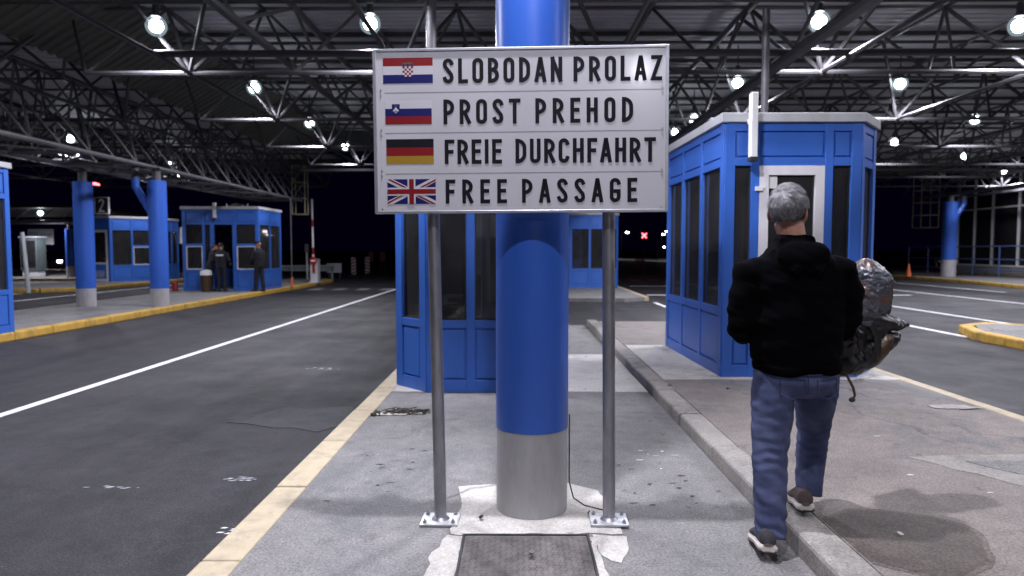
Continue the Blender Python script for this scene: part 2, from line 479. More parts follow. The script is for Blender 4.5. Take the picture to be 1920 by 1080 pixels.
def kerb_run(name, pts, w, z0, z1, m, seg=1.0, joint=0.008, bev=0.012, jitter=0.004, seed=1):
    """kerb stones along a line; pts give the left edge of the run, stones extend w to its right"""
    mb = MB(); r = random.Random(seed)
    for a, b in zip(pts[:-1], pts[1:]):
        a = Vector((a[0], a[1], 0)); b = Vector((b[0], b[1], 0)); L = (b - a).length
        n = max(1, round(L / seg)); d = (b - a) / n; u = d.normalized(); side = Vector((u.y, -u.x, 0)) * w
        for k in range(n):
            o = a + d * k + u * joint * 0.5 + Vector((0, 0, z0)) + side.normalized() * r.uniform(-jitter, jitter)
            ax = d - u * joint
            mb.obox(o, side, ax, (0, 0, z1 - z0 + r.uniform(-jitter, jitter) * 0.7))
    return struct(name, mb, m, bevel=bev)
kerb_run('kerb', [(-1.53, -4), (-1.53, 13.5)], 0.196, -0.13, 0.004, M['yellow_pale'], seg=1.02, seed=3)
kerb_run('kerb', [(1.384, -4), (1.384, 13.6)], 0.19, -0.13, 0.105, M['kerb_stone'], seg=1.0, joint=0.012, bev=0.02, jitter=0.008, seed=4)
kerb_run('kerb', [(4.124, -4), (4.124, 13.4)], 0.13, -0.13, 0.104, M['yellow_pale'], seg=1.0, seed=5)

# concrete pads by the booths, the footing of the column, patches
def sheet(name, poly, z, m, kind='structure', wob=0.0, step=0.15, seed=0, thick=0.03):
    p = wobble(poly, wob, step, seed) if wob else poly
    mb = MB(); mb.prism(p, z - thick, z)
    return tag(mb.build(name, m), kind=kind)
sheet('concrete_pad', [(-1.33, 7.13), (1.376, 7.13), (1.376, 9.7), (-1.33, 9.7)], 0.004, M['concrete'])
sheet('concrete_pad', [(1.58, 7.30), (4.11, 7.30), (4.11, 9.95), (1.58, 9.95)], 0.104, M['concrete'])
sheet('column_footing', [(-0.36, 3.505), (0.56, 3.53), (0.54, 3.86), (0.50, 4.16), (0.32, 4.30), (-0.14, 4.28), (-0.37, 4.24), (-0.33, 3.9)], 0.006, M['concrete'], wob=0.012, step=0.06, seed=2)
sheet('column_footing', [(0.40, 3.505), (0.56, 3.50), (0.565, 3.33), (0.50, 3.18), (0.42, 3.26)], 0.005, M['concrete'], wob=0.012, step=0.05, seed=8)
sheet('column_footing', [(-0.44, 2.7), (-0.29, 2.7), (-0.28, 3.49), (-0.36, 3.50), (-0.42, 3.3)], 0.005, M['concrete'], wob=0.012, step=0.06, seed=9)
sheet('column_footing', [(0.375, 2.7), (0.43, 2.7), (0.41, 3.2), (0.40, 3.49), (0.375, 3.49)], 0.0045, M['concrete'], wob=0.008, step=0.06, seed=10)
sheet('road_patch', [(-2.7, 6.3), (-1.75, 6.0), (-1.62, 6.4), (-1.7, 6.9), (-2.4, 6.9)], -0.116, ground_mat('patch', (0.030, 0.033, 0.035), (0.040, 0.043, 0.045), (0.026, 0.028, 0.030), 0.5), wob=0.06, step=0.2, seed=3)
sheet('drain_surround', [(2.62, 4.55), (3.25, 3.62), (3.9, 3.62), (3.9, 4.6), (3.2, 4.62)], 0.104, M['kerb_stone'], wob=0.02, step=0.1, seed=5)
sheet('drain_surround', [(2.95, 4.45), (3.45, 3.75), (3.9, 3.75), (3.9, 4.5)], 0.108, M['paving'], wob=0.012, step=0.1, seed=6)

# checker plate over a pit in front of the sign
pl = empty('floor_plate', (0.045, 3.1, 0.0), 'rusty checker steel plate set in the pavement in front of the sign', 'floor plate')
mb = MB(); mb.box(-0.315, 0.315, -0.9, 0.385, -0.01, 0.010); mb.build('plate', M['rust'], pl, bevel=0.002)
mb = MB(); r_ = random.Random(2)
for i in range(22):
    for j in range(46):
        x = -0.30 + i * 0.0285; y = -0.885 + j * 0.0275
        s = 1 if (i + j) % 2 else -1
        a = Vector((0.010 * s, 0.010, 0)); b = Vector((-0.0028, 0.0028 * s, 0))
        c = Vector((x, y, 0.0102)); t = Vector((0, 0, 0.0022))
        mb.add([c - a, c + b, c + a, c - b, c - a * 0.5 + t, c + a * 0.5 + t], [(0, 1, 5, 4), (1, 2, 5), (2, 3, 4, 5), (3, 0, 4)])
mb.build('tread', M['rust'], pl)
mb = MB(); mb.box(-0.33, -0.318, -0.9, 0.40, -0.01, 0.014); mb.box(0.318, 0.33, -0.9, 0.40, -0.01, 0.014); mb.box(-0.318, 0.318, 0.388, 0.40, -0.01, 0.014)
mb.build('frame', M['cable'], pl)

# far island with the far booth, and its kerb
g = MB(); g.prism([(-1.5, 46), (-1.5, 22), (-0.9, 21.3), (3.3, 21.0), (4.0, 21.6), (4.0, 46)], -0.125, 0.0)
struct('pavement', g, M['paving'])
kerb_run('kerb', [(4.003, 21.6), (4.003, 46)], 0.16, -0.13, 0.004, M['yellow_pale'], seed=6)

# islands on the left
g = MB(); g.prism([(-12.0, -2), (-9.21, -2), (-9.21, 33.2), (-9.9, 34.2), (-11.4, 34.2), (-12.0, 33.2)], -0.125, 0.03)
struct('pavement', g, M['paving'])
kerb_run('kerb', [(-9.2, -2), (-9.2, 33.2), (-9.9, 34.3)], 0.22, -0.13, 0.034, M['yellow'], seg=1.0, bev=0.03, seed=7)
kerb_run('kerb', [(-12.0, 33.2), (-12.0, -2)], 0.16, -0.13, 0.03, M['kerb_stone'], seed=8)
g = MB(); g.prism([(-21.0, 26.6), (-20.3, 25.7), (-18.0, 25.7), (-17.2, 26.6), (-16.6, 46), (-21.0, 46)], -0.125, 0.03)
struct('pavement', g, M['paving'])
kerb_run('kerb', [(-20.95, 26.6), (-20.3, 25.55), (-18.0, 25.55), (-17.1, 26.4), (-16.5, 46)][::-1], -0.2, -0.13, 0.034, M['yellow'], bev=0.03, seed=9)
g = MB(); g.prism([(-40, 35.5), (-23.3, 35.5), (-22.5, 36.4), (-22.0, 60), (-40, 60)], -0.125, 0.0)
struct('pavement', g, M['paving'])
kerb_run('kerb', [(-40, 35.35), (-23.3, 35.35), (-22.4, 36.3), (-21.8, 60)], 0.2, -0.13, 0.006, M['yellow'], bev=0.03, seed=10)
# island nose at the right, far pavement at the right
g = MB(); g.prism([(8.36, -3), (9.9, -3), (9.9, 12.9), (9.5, 13.5), (8.9, 13.3), (8.36, 12.3)], -0.125, 0.04)
struct('pavement', g, M['paving'])
kerb_run('kerb', [(8.14, -3), (8.14, 12.2), (8.62, 13.35), (9.4, 13.8), (10.05, 13.3), (10.1, -3)], 0.21, -0.13, 0.045, M['yellow'], seg=0.8, bev=0.03, seed=11)
g = MB(); g.prism([(20.95, 10), (40, 10), (40, 64), (24.0, 64), (21.9, 40), (21.75, 33), (20.95, 28)], -0.125, 0.03)
struct('pavement', g, M['paving'])
kerb_run('kerb', [(20.75, 10), (20.75, 28), (21.55, 33), (21.7, 40), (23.8, 64)], 0.2, -0.13, 0.035, M['yellow'], bev=0.03, seed=12)

# painted lines
def line(x, y0, y1, w, m='line_white', name='road_marking', z=-0.116):
    mb = MB(); n = max(1, int((y1 - y0) / 2))
    for k in range(n):
        a = y0 + (y1 - y0) * k / n; b = y0 + (y1 - y0) * (k + 1) / n
        mb.box(x - w / 2, x + w / 2, a, b, z - 0.003, z)
    return struct(name, mb, M[m])
mb = MB(); mb.add([(-5.14, -2, -0.116), (-5.02, -2, -0.116), (-4.90, 34, -0.116), (-5.02, 34, -0.116)], [(0, 1, 2, 3)])
struct('road_marking', mb, M['line_white'])
line(-15.8, 18, 40, 0.14); line(-18.3, 12, 25.5, 0.14); line(-14.0, 27, 40, 0.14)
line(15.15, 12, 34, 0.14); line(10.75, 11, 30, 0.13); line(8.35, 12.6, 24, 0.13); line(4.2, 13.6, 20.9, 0.12); line(18.5, 26, 36, 0.14)
for k in range(8): line(-8.2 + k * 0.95, 27.2, 28.4, 0.45, 'line_worn')        # worn bars across the left lane
for k in range(9): line(5.2 + k * 1.0, 36.0, 36.5, 0.5, 'line_worn')
mb = MB(); mb.box(4.6, 14, 24.2, 24.45, -0.119, -0.116); struct('road_marking', mb, M['line_white'])
mb = MB(); mb.box(5.0, 14, 30.2, 30.4, -0.119, -0.116); struct('road_marking', mb, M['line_white'])

# dark brown patch, paler at the rim, on the platform beside the walking man's feet
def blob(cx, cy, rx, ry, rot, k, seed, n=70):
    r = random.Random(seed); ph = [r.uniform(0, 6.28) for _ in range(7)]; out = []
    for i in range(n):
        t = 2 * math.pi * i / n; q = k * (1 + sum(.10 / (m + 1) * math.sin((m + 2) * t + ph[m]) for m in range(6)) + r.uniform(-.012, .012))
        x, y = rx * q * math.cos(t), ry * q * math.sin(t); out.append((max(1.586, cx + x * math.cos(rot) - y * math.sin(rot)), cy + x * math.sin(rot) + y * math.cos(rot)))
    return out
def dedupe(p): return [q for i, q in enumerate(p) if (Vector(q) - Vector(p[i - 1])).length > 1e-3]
sheet('dark_patch', dedupe(blob(1.86, 3.25, .36, .40, .3, 1.05, 4)), 0.1018, M['dark_brown_edge'], thick=0.0012)
sheet('dark_patch', dedupe(blob(1.86, 3.25, .36, .40, .3, 0.97, 4)), 0.1028, M['dark_brown'], thick=0.0008)
# ---------------------------------------------------------------- booths
def booth(name, label, group, pts, z0, walls, H=2.86, sill=0.76, head=2.30, counter=None, glass='glass', open_roof=None):
    """pts: footprint counter-clockwise from above; walls[i]: list of (kind, width) bays of the wall from pts[i] to pts[i+1]"""
    cx = sum(p[0] for p in pts) / len(pts); cy = sum(p[1] for p in pts) / len(pts)
    root = empty(name, (cx, cy, z0), label, 'booth', group)
    P = [Vector((p[0] - cx, p[1] - cy, 0)) for p in pts]
    top = H - 0.10
    n = len(P)
    for i in range(n):
        a, b = P[i], P[(i + 1) % n]
        L = (b - a).length; d = (b - a) / L; nn = Vector((d.y, -d.x, 0)); Z = Vector((0, 0, 1))
        wall = MB()
        def bx(u0, u1, w0, w1, za, zb, mb=None):
            (mb or wall).obox(a + d * u0 + nn * w1 + Z * za, d * (u1 - u0), nn * (w0 - w1), Z * (zb - za))
        bays = walls[i]
        tot = sum(w for k, w in bays); us = [0]
        for k, w in bays: us.append(us[-1] + w / tot * L)
        ph = 0.045
        for j, u in enumerate(us):
            e = 0.055 if j in (0, len(us) - 1) else ph
            u0 = 0.0 if j == 0 else u - e
            u1 = L if j == len(us) - 1 else u + e
            if j == 0: u1 = 2 * e
            if j == len(us) - 1: u0 = L - 2 * e
            bx(u0, u1, -0.07, 0.015, 0, top)
        bx(0.02, L - 0.02, -0.06, 0.010, top - 0.09, top - 0.002)
        for j, (k, w) in enumerate(bays):
            u0 = us[j] + (0.11 if j == 0 else ph); u1 = us[j + 1] - (0.11 if j == len(bays) - 1 else ph)
            bx(u0, u1, -0.055, 0.011, head, head + 0.085)
            bx(u0, u1, -0.05, -0.012, head + 0.085, top - 0.09)
            bx(u0 + 0.022, u1 - 0.022, -0.012, 0.006, head + 0.107, top - 0.112)
            if k in ('win', 'sash', 'dark'):
                bx(u0, u1, -0.055, 0.012, 0.0, 0.13)
                bx(u0, u1, -0.055, 0.011, sill - 0.085, sill)
                bx(u0, u1, -0.05, -0.012, 0.13, sill - 0.085)
                bx(u0 + 0.022, u1 - 0.022, -0.012, 0.006, 0.152, sill - 0.107)
                wm = MB(); wm.obox(a + d * u0 + nn * -0.030 + Z * sill, d * (u1 - u0), nn * -0.006, Z * (head - sill))
                wo = wm.build('window', M['glass_dark' if k == 'dark' else glass], root)
                sl = MB()
                for (ua, ub, za, zb) in ((u0 + .001, u0 + .014, sill + .001, head - .001), (u1 - .014, u1 - .001, sill + .001, head - .001), (u0 + .014, u1 - .014, sill + .001, sill + .014), (u0 + .014, u1 - .014, head - .014, head - .001)): bx(ua, ub, -.045, -.018, za, zb, sl)
                sl.build('seal', M['rubber'], wo)
                if k == 'sash':
                    fm = MB(); zm = sill + (head - sill) * 0.52
                    bx(u0, u1, -0.028, 0.004, zm, zm + 0.09, fm)
                    fm2 = MB()
                    for (ua, ub, za, zb) in ((u0, u0 + 0.035, sill, zm), (u1 - 0.035, u1, sill, zm), (u0 + 0.035, u1 - 0.035, sill, sill + 0.035), (u0 + 0.035, u1 - 0.035, zm - 0.03, zm)):
                        bx(ua, ub, -0.028, 0.006, za, zb, fm2)
                    fm.build('window_bar', M['blue'], wo); fm2.build('sash_frame', M['door_white'], wo)
            elif k in ('door', 'door_open'):
                fr = MB(); t = 0.10
                if k == 'door':
                    bx(u0, u0 + t, -0.05, 0.018, 0.02, head, fr); bx(u1 - t, u1, -0.05, 0.018, 0.02, head, fr)
                    bx(u0 + t, u1 - t, -0.05, 0.018, head - t, head, fr); bx(u0 + t, u1 - t, -0.05, 0.018, 0.02, 0.13, fr)
                    bx(u0 + t, u1 - t, -0.05, 0.018, 0.80, 0.88, fr)
                    dr = fr.build('door', M['door_white'], root)
                    gm = MB(); gm.obox(a + d * (u0 + t) + nn * -0.016 + Z * 0.88, d * (u1 - u0 - 2 * t), nn * -0.006, Z * (head - t - 0.88)); gm.build('door_glass', M['glass_dark'], dr)
                    pm = MB(); bx(u0 + t, u1 - t, -0.04, 0.004, 0.13, 0.80, pm); pm.build('door_panel', M['blue'], dr)
                    vm = MB()
                    bx(u0 + t + 0.12, u1 - t - 0.12, 0.004, 0.012, 0.22, 0.24, vm); bx(u0 + t + 0.12, u1 - t - 0.12, 0.004, 0.012, 0.48, 0.50, vm)
                    for q in range(6): bx(u0 + t + 0.12, u1 - t - 0.12, 0.004, 0.012, 0.26 + q * 0.035, 0.278 + q * 0.035, vm)
                    vm.build('vent', M['panel_grey'], dr)
                    hm = MB(); c = a + d * (u1 - 0.05) + nn * 0.018 + Z * 1.05
                    hm.tube(c, c + nn * 0.05, 0.010); hm.tube(c + nn * 0.05, c + nn * 0.05 - d * 0.11, 0.009); hm.build('handle', M['alu'], dr)
                    nm = MB(); bx(u0 + t + 0.008, u0 + t + 0.10, -0.014, -0.011, head - t - 0.14, head - t - 0.01, nm); nm.build('notice', M['paper'], dr)
                    cl = MB(); bx(u0 - 0.05, u0 + 0.03, 0.018, 0.045, head - 0.27, head - 0.225, cl); bx(u0 + 0.005, u0 + 0.06, 0.019, 0.03, head - 0.245, head - 0.215, cl); cl.build('door_closer', M['white'], dr)
                else:
                    bx(u0, u0 + 0.05, -0.05, 0.012, 0.02, head); bx(u1 - 0.05, u1, -0.05, 0.012, 0.02, head)
                bx(u0, u1, -0.06, 0.010, 0.0, 0.018)
        wall.build('wall', M['blue'], root, bevel=0.004)
    # roof slab with a pale rim, floor, inner counter
    ctr = Vector((0, 0, 0))
    def off(o):
        res = []
        for i in range(n):
            p, a, b = P[i], P[i - 1], P[(i + 1) % n]
            n1 = (p - a).normalized(); n1 = Vector((n1.y, -n1.x, 0)); n2 = (b - p).normalized(); n2 = Vector((n2.y, -n2.x, 0))
            k = (n1 + n2).normalized(); res.append((p + k * (o / max(0.3, k.dot(n1)))).to_tuple()[:2])
        return res
    rf = MB(); rf.prism(off(0.05), top, H)
    rf.build('roof', M['rim'], root, bevel=0.008)
    fl = MB(); fl.prism(off(-0.07), 0.005, 0.05); fl.prism(off(-0.07), top - 0.04, top - 0.004); fl.build('floor', M['interior'], root)
    if counter:
        cm = MB(); x0, x1, y0, y1 = counter
        cm.box(x0 - cx, x1 - cx, y0 - cy, y1 - cy, 0.80, 0.84); cm.box(x0 - cx + 0.05, x0 - cx + 0.09, y0 - cy + 0.05, y1 - cy - 0.05, 0.05, 0.80)
        cm.box(x1 - cx - 0.09, x1 - cx - 0.05, y0 - cy + 0.05, y1 - cy - 0.05, 0.05, 0.80)
        cm.build('counter', M['wood'], root)
    return root, Vector((cx, cy, z0))

BG = 'blue inspection booths'
W3 = [('win', 1)] * 3
b1, c1 = booth('inspection_booth', 'blue booth directly behind the sign column, its windows seen between the posts', BG,
    [(-0.95, 7.10), (0.44, 7.10), (0.44, 9.5), (-1.325, 9.5), (-1.325, 7.5)], 0.004,
    [[('win', .48), ('win', .48), ('win', .48)], W3, [('win', 1), ('door', 1)], W3, [('win', 1)]], counter=(-1.1, -0.6, 7.7, 9.2))
b2, c2 = booth('inspection_booth', 'tall blue booth with white framed door right in front of the walking man', BG,
    [(2.24, 7.46), (3.71, 7.46), (4.09, 7.92), (4.09, 9.9), (2.17, 9.9)], 0.104,
    [[('win', .33), ('door', .79), ('win', .35)], [('win', 1)], W3, [('win', 1), ('win', 1)], W3], counter=(3.4, 3.95, 8.2, 9.6))
b3, c3 = booth('inspection_booth', 'small distant blue booth seen between the thick column and the right sign post', BG,
    [(2.02, 26.7), (3.62, 26.7), (4.0, 27.3), (4.0, 29.3), (2.02, 29.3)], 0.0,
    [[('win', 1), ('win', 1)], [('win', 1)], W3, [('win', 1), ('win', 1)], W3], H=2.95)
b4, c4 = booth('inspection_booth', 'blue booth with open dark doorway and officers standing at it', BG,
    [(-11.93, 24.3), (-9.22, 24.3), (-9.22, 26.6), (-11.93, 26.6)], 0.03,
    [[('sash', .75), ('win', .28), ('door_open', .85), ('sash', .83)], [('win', 1), ('win', 1)], W3, W3], H=3.0, head=2.36)
b5, c5 = booth('inspection_booth', 'far left blue booth with white door, partly behind two blue columns', BG,
    [(-19.9, 31.2), (-18.55, 31.0), (-17.2, 32.6), (-17.2, 34.6), (-19.9, 34.6)], 0.03,
    [[('win', .3), ('door', .9)], [('win', .9), ('sash', 1.1)], W3, W3, W3], H=3.0, head=2.36)
b6, c6 = booth('inspection_booth', 'blue booth cut off by the left edge of the photo, beside the yellow kerb', BG,
    [(-11.0, 9.7), (-9.3, 9.7), (-9.02, 10.1), (-9.02, 12.1), (-11.0, 12.1)], 0.03,
    [W3, [('win', 1)], [('win', 1), ('win', 1)], W3, W3], H=3.0, head=2.36)

def roof_gear(root, c, conduit=None, bar=None, unit=None, H=2.86):
    if conduit:
        mb = MB(); x, y = conduit[0] - c.x, conduit[1] - c.y
        mb.tube((x, y, H - c.z * 0), (x, y, 4.62 - c.z), conduit[2] if len(conduit) > 2 else 0.05, 10)
        mb.lathe([(0.10, H), (0.10, H + 0.02), (0.055, H + 0.025)], (x, y, 0), 12)
        mb.build('conduit', M['steel'], root, smooth=True)
    if bar:
        x, y, za, zb, w = bar
        mb = MB(); mb.box(x - w - c.x, x + w - c.x, y - 0.10 - c.y, y - c.y, za - c.z, zb - c.z)
        mb.box(x - w * 0.5 - c.x, x + w * 0.5 - c.x, y - c.y, y + 0.16 - c.y, zb - 0.30 - c.z, zb - 0.25 - c.z)
        mb.build('marker_bar', M['white'], root, bevel=0.006)
        mb = MB(); mb.box(x - w - 0.004 - c.x, x + w + 0.004 - c.x, y - 0.104 - c.y, y + 0.004 - c.y, za - 0.04 - c.z, za - c.z); mb.build('end_cap', M['rubber'], root)
    if unit:
        x, y = unit[0] - c.x, unit[1] - c.y
        mb = MB(); mb.ell((x, y, H + 0.02), (0.30, 0.26, 0.16)); mb.ell((x - 0.14, y + 0.05, H + 0.02), (0.16, 0.2, 0.13)); mb.box(x - .25, x + .25, y - .2, y + .2, H - 0.01, H + 0.08)
        fuse('roof_unit', mb, M['tarp'], root, 0.02, 2, lambda p: 0.02 * noise.noise(p * 9))
        mb = MB()
        for s in (-1, 1):
            pts = [Vector((x + s * (0.34 + 0.06 * math.sin(t)), y - 0.1 + 0.2 * t / 3.14, H + 0.17 * math.sin(t))) for t in [k * math.pi / 8 for k in range(9)]]
            mb.path(pts, 0.011, 6)
        mb.build('bracket', M['alu'], root)
roof_gear(b2, c2, conduit=(3.24, 9.1, 0.05), bar=(2.48, 7.33, 2.47, 3.14, 0.034), unit=(3.42, 8.6))
roof_gear(b1, c1, conduit=(-1.03, 8.3, 0.062), bar=(-0.2, 6.97, 2.40, 3.04, 0.034))
roof_gear(b4, c4, bar=(-10.72, 24.25, 2.62, 3.15, 0.05), unit=(-10.4, 25.4), H=3.0)

def office_chair():
    t = empty('office_chair', (0, 0, 0), 'x', 'chair', 'office chairs inside the booths')
    mb = MB(); mb.box(-.24, .24, -.23, .23, .44, .51); mb.build('seat', M['uniform'], t, bevel=.03)
    mb = MB(); mb.box(-.22, .22, .20, .27, .60, 1.12); mb.build('backrest', M['uniform'], t, bevel=.03)
    mb = MB(); mb.tube((0, 0, .08), (0, 0, .44), .03, 10); mb.obox((-.03, .1, .41), (.06, 0, 0), (0, .17, 0), (0, 0, .02)); mb.obox((-.03, .27, .41), (.06, 0, 0), (0, .02, 0), (0, 0, .4)); mb.build('stem', M['dark'], t)
    for k in range(5):
        a = k * 1.2566; mb = MB(); mb.tube((0, 0, .10), (.28 * math.cos(a), .28 * math.sin(a), .07), .02, 8); lg = mb.build('leg', M['dark'], t)
        mb = MB(); c = Vector((.28 * math.cos(a), .28 * math.sin(a), .03)); mb.tube(c - Vector((.015, 0, 0)), c + Vector((.015, 0, 0)), .03, 12); mb.build('caster', M['rubber'], lg)
    return t
oc = office_chair(); oc.location = (-.35, 8.5, .056); oc.rotation_euler = (0, 0, 1.2); oc['label'] = 'dark office chair inside the booth behind the sign'
oc2 = copy_tree(oc); oc2.location = (3.1, 8.9, .156); oc2.rotation_euler = (0, 0, -1.2); oc2['label'] = 'dark office chair inside the booth with the white door'
def monitor():
    t = empty('monitor', (0, 0, 0), 'x', 'monitor', 'monitors on the booth counters')
    mb = MB(); mb.box(-.26, .26, -.02, .02, .12, .46); mb.build('screen', M['dark'], t, bevel=.006)
    mb = MB(); mb.box(-.04, .04, .02, .05, .01, .25); mb.box(-.12, .12, -.08, .10, 0, .012); mb.build('stand', M['panel_grey'], t)
    return t
mo = monitor(); mo.location = (-.85, 8.2, .845); mo.rotation_euler = (0, 0, .9); mo['label'] = 'monitor on the counter inside the booth behind the sign'
mo2 = copy_tree(mo); mo2.location = (3.65, 8.6, .945); mo2.rotation_euler = (0, 0, -.9); mo2['label'] = 'monitor on the counter inside the booth with the white door'

# ---------------------------------------------------------------- columns
def column(x, y, z0, zt, r, band, label, arm=None, heads=True, cable=False):
    root = empty('column', (x, y, z0), label, 'column', 'blue canopy columns')
    mb = MB(); mb.lathe([(r - 0.003, -0.01), (r - 0.003, band - z0)], n=48); mb.build('base_band', M['grey_column'], root, smooth=True)
    mb = MB(); mb.lathe([(r, band - z0), (r, zt - z0), (r * 0.9, zt - z0 + 0.02)], n=48); mb.build('shaft', M['blue_column'], root, smooth=True)
    if heads:
        mb = MB(); mb.tube((0, 0, zt - z0), (0, 0, zt - z0 + 0.3), r * 0.45, 14); mb.box(-r * .7, r * .7, -r * .7, r * .7, zt - z0 + 0.3, zt - z0 + 0.34); mb.build('bearing', M['steel'], root)
    if arm:
        mb = MB(); s = arm
        mb.tube((s * r * 0.6, 0, zt - z0 - 0.85), (s * (r + 0.33), 0, zt - z0 - 0.12), r * 0.42, 14); mb.tube((s * (r + 0.33), 0, zt - z0 - 0.16), (s * (r + 0.33), 0, zt - z0 + 0.10), r * 0.42, 14)
        mb.build('side_arm', M['blue_column'], root, smooth=True)
        mb = MB(); mb.tube((s * (r + 0.33), 0, zt - z0 + 0.10), (s * (r + 0.33), 0, zt - z0 + 0.34), r * 0.4, 14); mb.build('side_bearing', M['steel'], root)
    if cable:
        mb = MB(); mb.path([Vector(p) for p in ((r + 0.006, -0.03, 0.55), (r + 0.006, -0.03, 0.16), (r + 0.03, -0.05, 0.07), (r + 0.09, -0.07, 0.035), (r + 0.19, -0.10, 0.02), (r + 0.24, -0.07, 0.012))], 0.004, 6); mb.build('cable', M['cable'], root)
    return root
column(0.085, 3.90, 0.006, 4.3, 0.208, 0.485, 'thick blue column with grey base standing right behind the sign', cable=True)
column(-11.19, 17.6, 0.03, 3.22, 0.23, 0.50, 'blue column with grey base on the left island, without a side arm')
column(-9.27, 17.6, 0.03, 3.25, 0.225, 0.50, 'blue column with a short side arm at its top, on the left island', arm=-1)
column(-24.2, 36.8, 0.0, 2.6, 0.21, 0.6, 'small far blue column beyond the far left booth door')
column(23.3, 37.1, 0.03, 4.05, 0.36, 0.95, 'blue column with side arm on the far right pavement beside railings', arm=1)

# ---------------------------------------------------------------- the sign
SX0, SZ1 = -0.711, 2.5257          # board's top left corner; 1 unit of the layout below is 1/362 m
SW, SH = 1.488, 0.8257
K = 1.498 / 548.0
sign = empty('information_sign', (SX0, 3.60, 0.0), 'white four language free passage sign on grey posts before the thick column', 'sign', rz=R(-1.6))
sign.rotation_euler = (0, R(-0.35), R(-1.6))
def S(u, v, w=0.0):               # layout units -> sign coordinates (w towards the viewer)
    return (u * K, -w, SZ1 - v * K)
mb = MB(); mb.box(-0.011, SW, 0.0, 0.018, SZ1 - SH, SZ1); mb.build('board', M['sign_white'], sign, bevel=0.002)
mb = MB()
for (x0, x1, z0, z1) in ((-0.027, -0.009, SZ1 - SH - 0.012, SZ1 + 0.010), (SW - 0.002, SW + 0.014, SZ1 - SH - 0.012, SZ1 + 0.012)): mb.box(x0, x1, -0.006, 0.045, z0, z1)
mb.box(-0.009, SW - 0.002, -0.0055, 0.044, SZ1 - 0.002, SZ1 + 0.012); mb.box(-0.009, SW - 0.002, -0.0055, 0.044, SZ1 - SH - 0.012, SZ1 - SH + 0.002)
mb.build('frame', M['alu'], sign, bevel=0.002)
mb = MB()
for v in (77, 153, 230):
    a = S(12, v); b = S(540, v + 0.8); mb.box(a[0], b[0], -0.0006, 0.0, b[2], a[2])
mb.build('joint', M['groove'], sign)
mb = MB()
for v in (5, 72, 82, 148, 158, 225, 235, 297):
    for u in (5, 537):
        p = S(u, v); mb.tube((p[0], 0.0, p[2]), (p[0], -0.0025, p[2]), .0045, 8)
mb.build('rivets', M['alu'], sign)

def arc(cx, cy, rx, ry, a0, a1, n=10):
    return [(cx + rx * math.cos(R(a0 + (a1 - a0) * k / n)), cy + ry * math.sin(R(a0 + (a1 - a0) * k / n))) for k in range(n + 1)]
def bowl(w, y0, y1, x0=0.0, h=None):
    """the right half of a D: from (x0,y1) round to (x0,y0)"""
    r = min(w - x0, (y1 - y0) / 2)
    return [(x0, y1)] + arc(w - r, y1 - r, r, r, 90, 0, 7) + arc(w - r, y0 + r, r, r, 0, -90, 7) + [(x0, y0)]
def oval(w):
    r = w / 2
    return arc(r, 1 - r, r, r, 0, 180, 14) + arc(r, r, r, r, 180, 360, 14) + [(w, 1 - r)]
GL = {   # letter: (width, strokes) on centre lines, height 1
    'A': (.36, [[(-.01, 0), (.165, 1), (.195, 1), (.37, 0)], [(.08, .27), (.28, .27)]]),
    'B': (.34, [[(0, 0), (0, 1)], bowl(.32, .53, 1), bowl(.35, 0, .53)]),
    'C': (.34, [arc(.17, .83, .17, .17, 10, 180, 12) + arc(.17, .17, .17, .17, 180, 350, 12)]),
    'D': (.35, [[(0, 0), (0, 1)], bowl(.35, 0, 1)]),
    'E': (.29, [[(.30, 1), (0, 1), (0, 0), (.30, 0)], [(0, .52), (.26, .52)]]),
    'F': (.28, [[(.30, 1), (0, 1), (0, 0)], [(0, .50), (.25, .50)]]),
    'G': (.35, [arc(.175, .825, .175, .175, 10, 180, 12) + arc(.175, .175, .175, .175, 180, 360, 12) + [(.35, .45), (.19, .45)]]),
    'H': (.35, [[(0, 0), (0, 1)], [(.35, 0), (.35, 1)], [(0, .52), (.35, .52)]]),
    'I': (.02, [[(.01, 0), (.01, 1)]]),
    'L': (.28, [[(0, 1), (0, 0), (.29, 0)]]),
    'N': (.37, [[(0, 0), (0, 1)], [(0, 1), (.37, 0)], [(.37, 0), (.37, 1)]]),
    'O': (.35, [oval(.35)]),
    'P': (.34, [[(0, 0), (0, 1)], bowl(.34, .43, 1)]),
    'R': (.35, [[(0, 0), (0, 1)], bowl(.34, .46, 1), [(.15, .46), (.36, 0)]]),
    'S': (.34, [arc(.17, .82, .17, .18, 15, 180, 12) + [(.03, .70), (.31, .33)] + arc(.17, .18, .17, .18, 20, -165, 12)]),
    'T': (.38, [[(0, 1), (.38, 1)], [(.19, 1), (.19, 0)]]),
    'U': (.34, [[(0, 1)] + arc(.17, .17, .17, .17, 180, 360, 14) + [(.34, 1)]]),
    'Z': (.34, [[(0, 1), (.34, 1), (0, 0), (.35, 0)]]),
    '2': (.36, [arc(.18, .82, .18, .18, 170, -10, 12) + [(.33, .66), (0, 0), (.37, 0)]]),
}
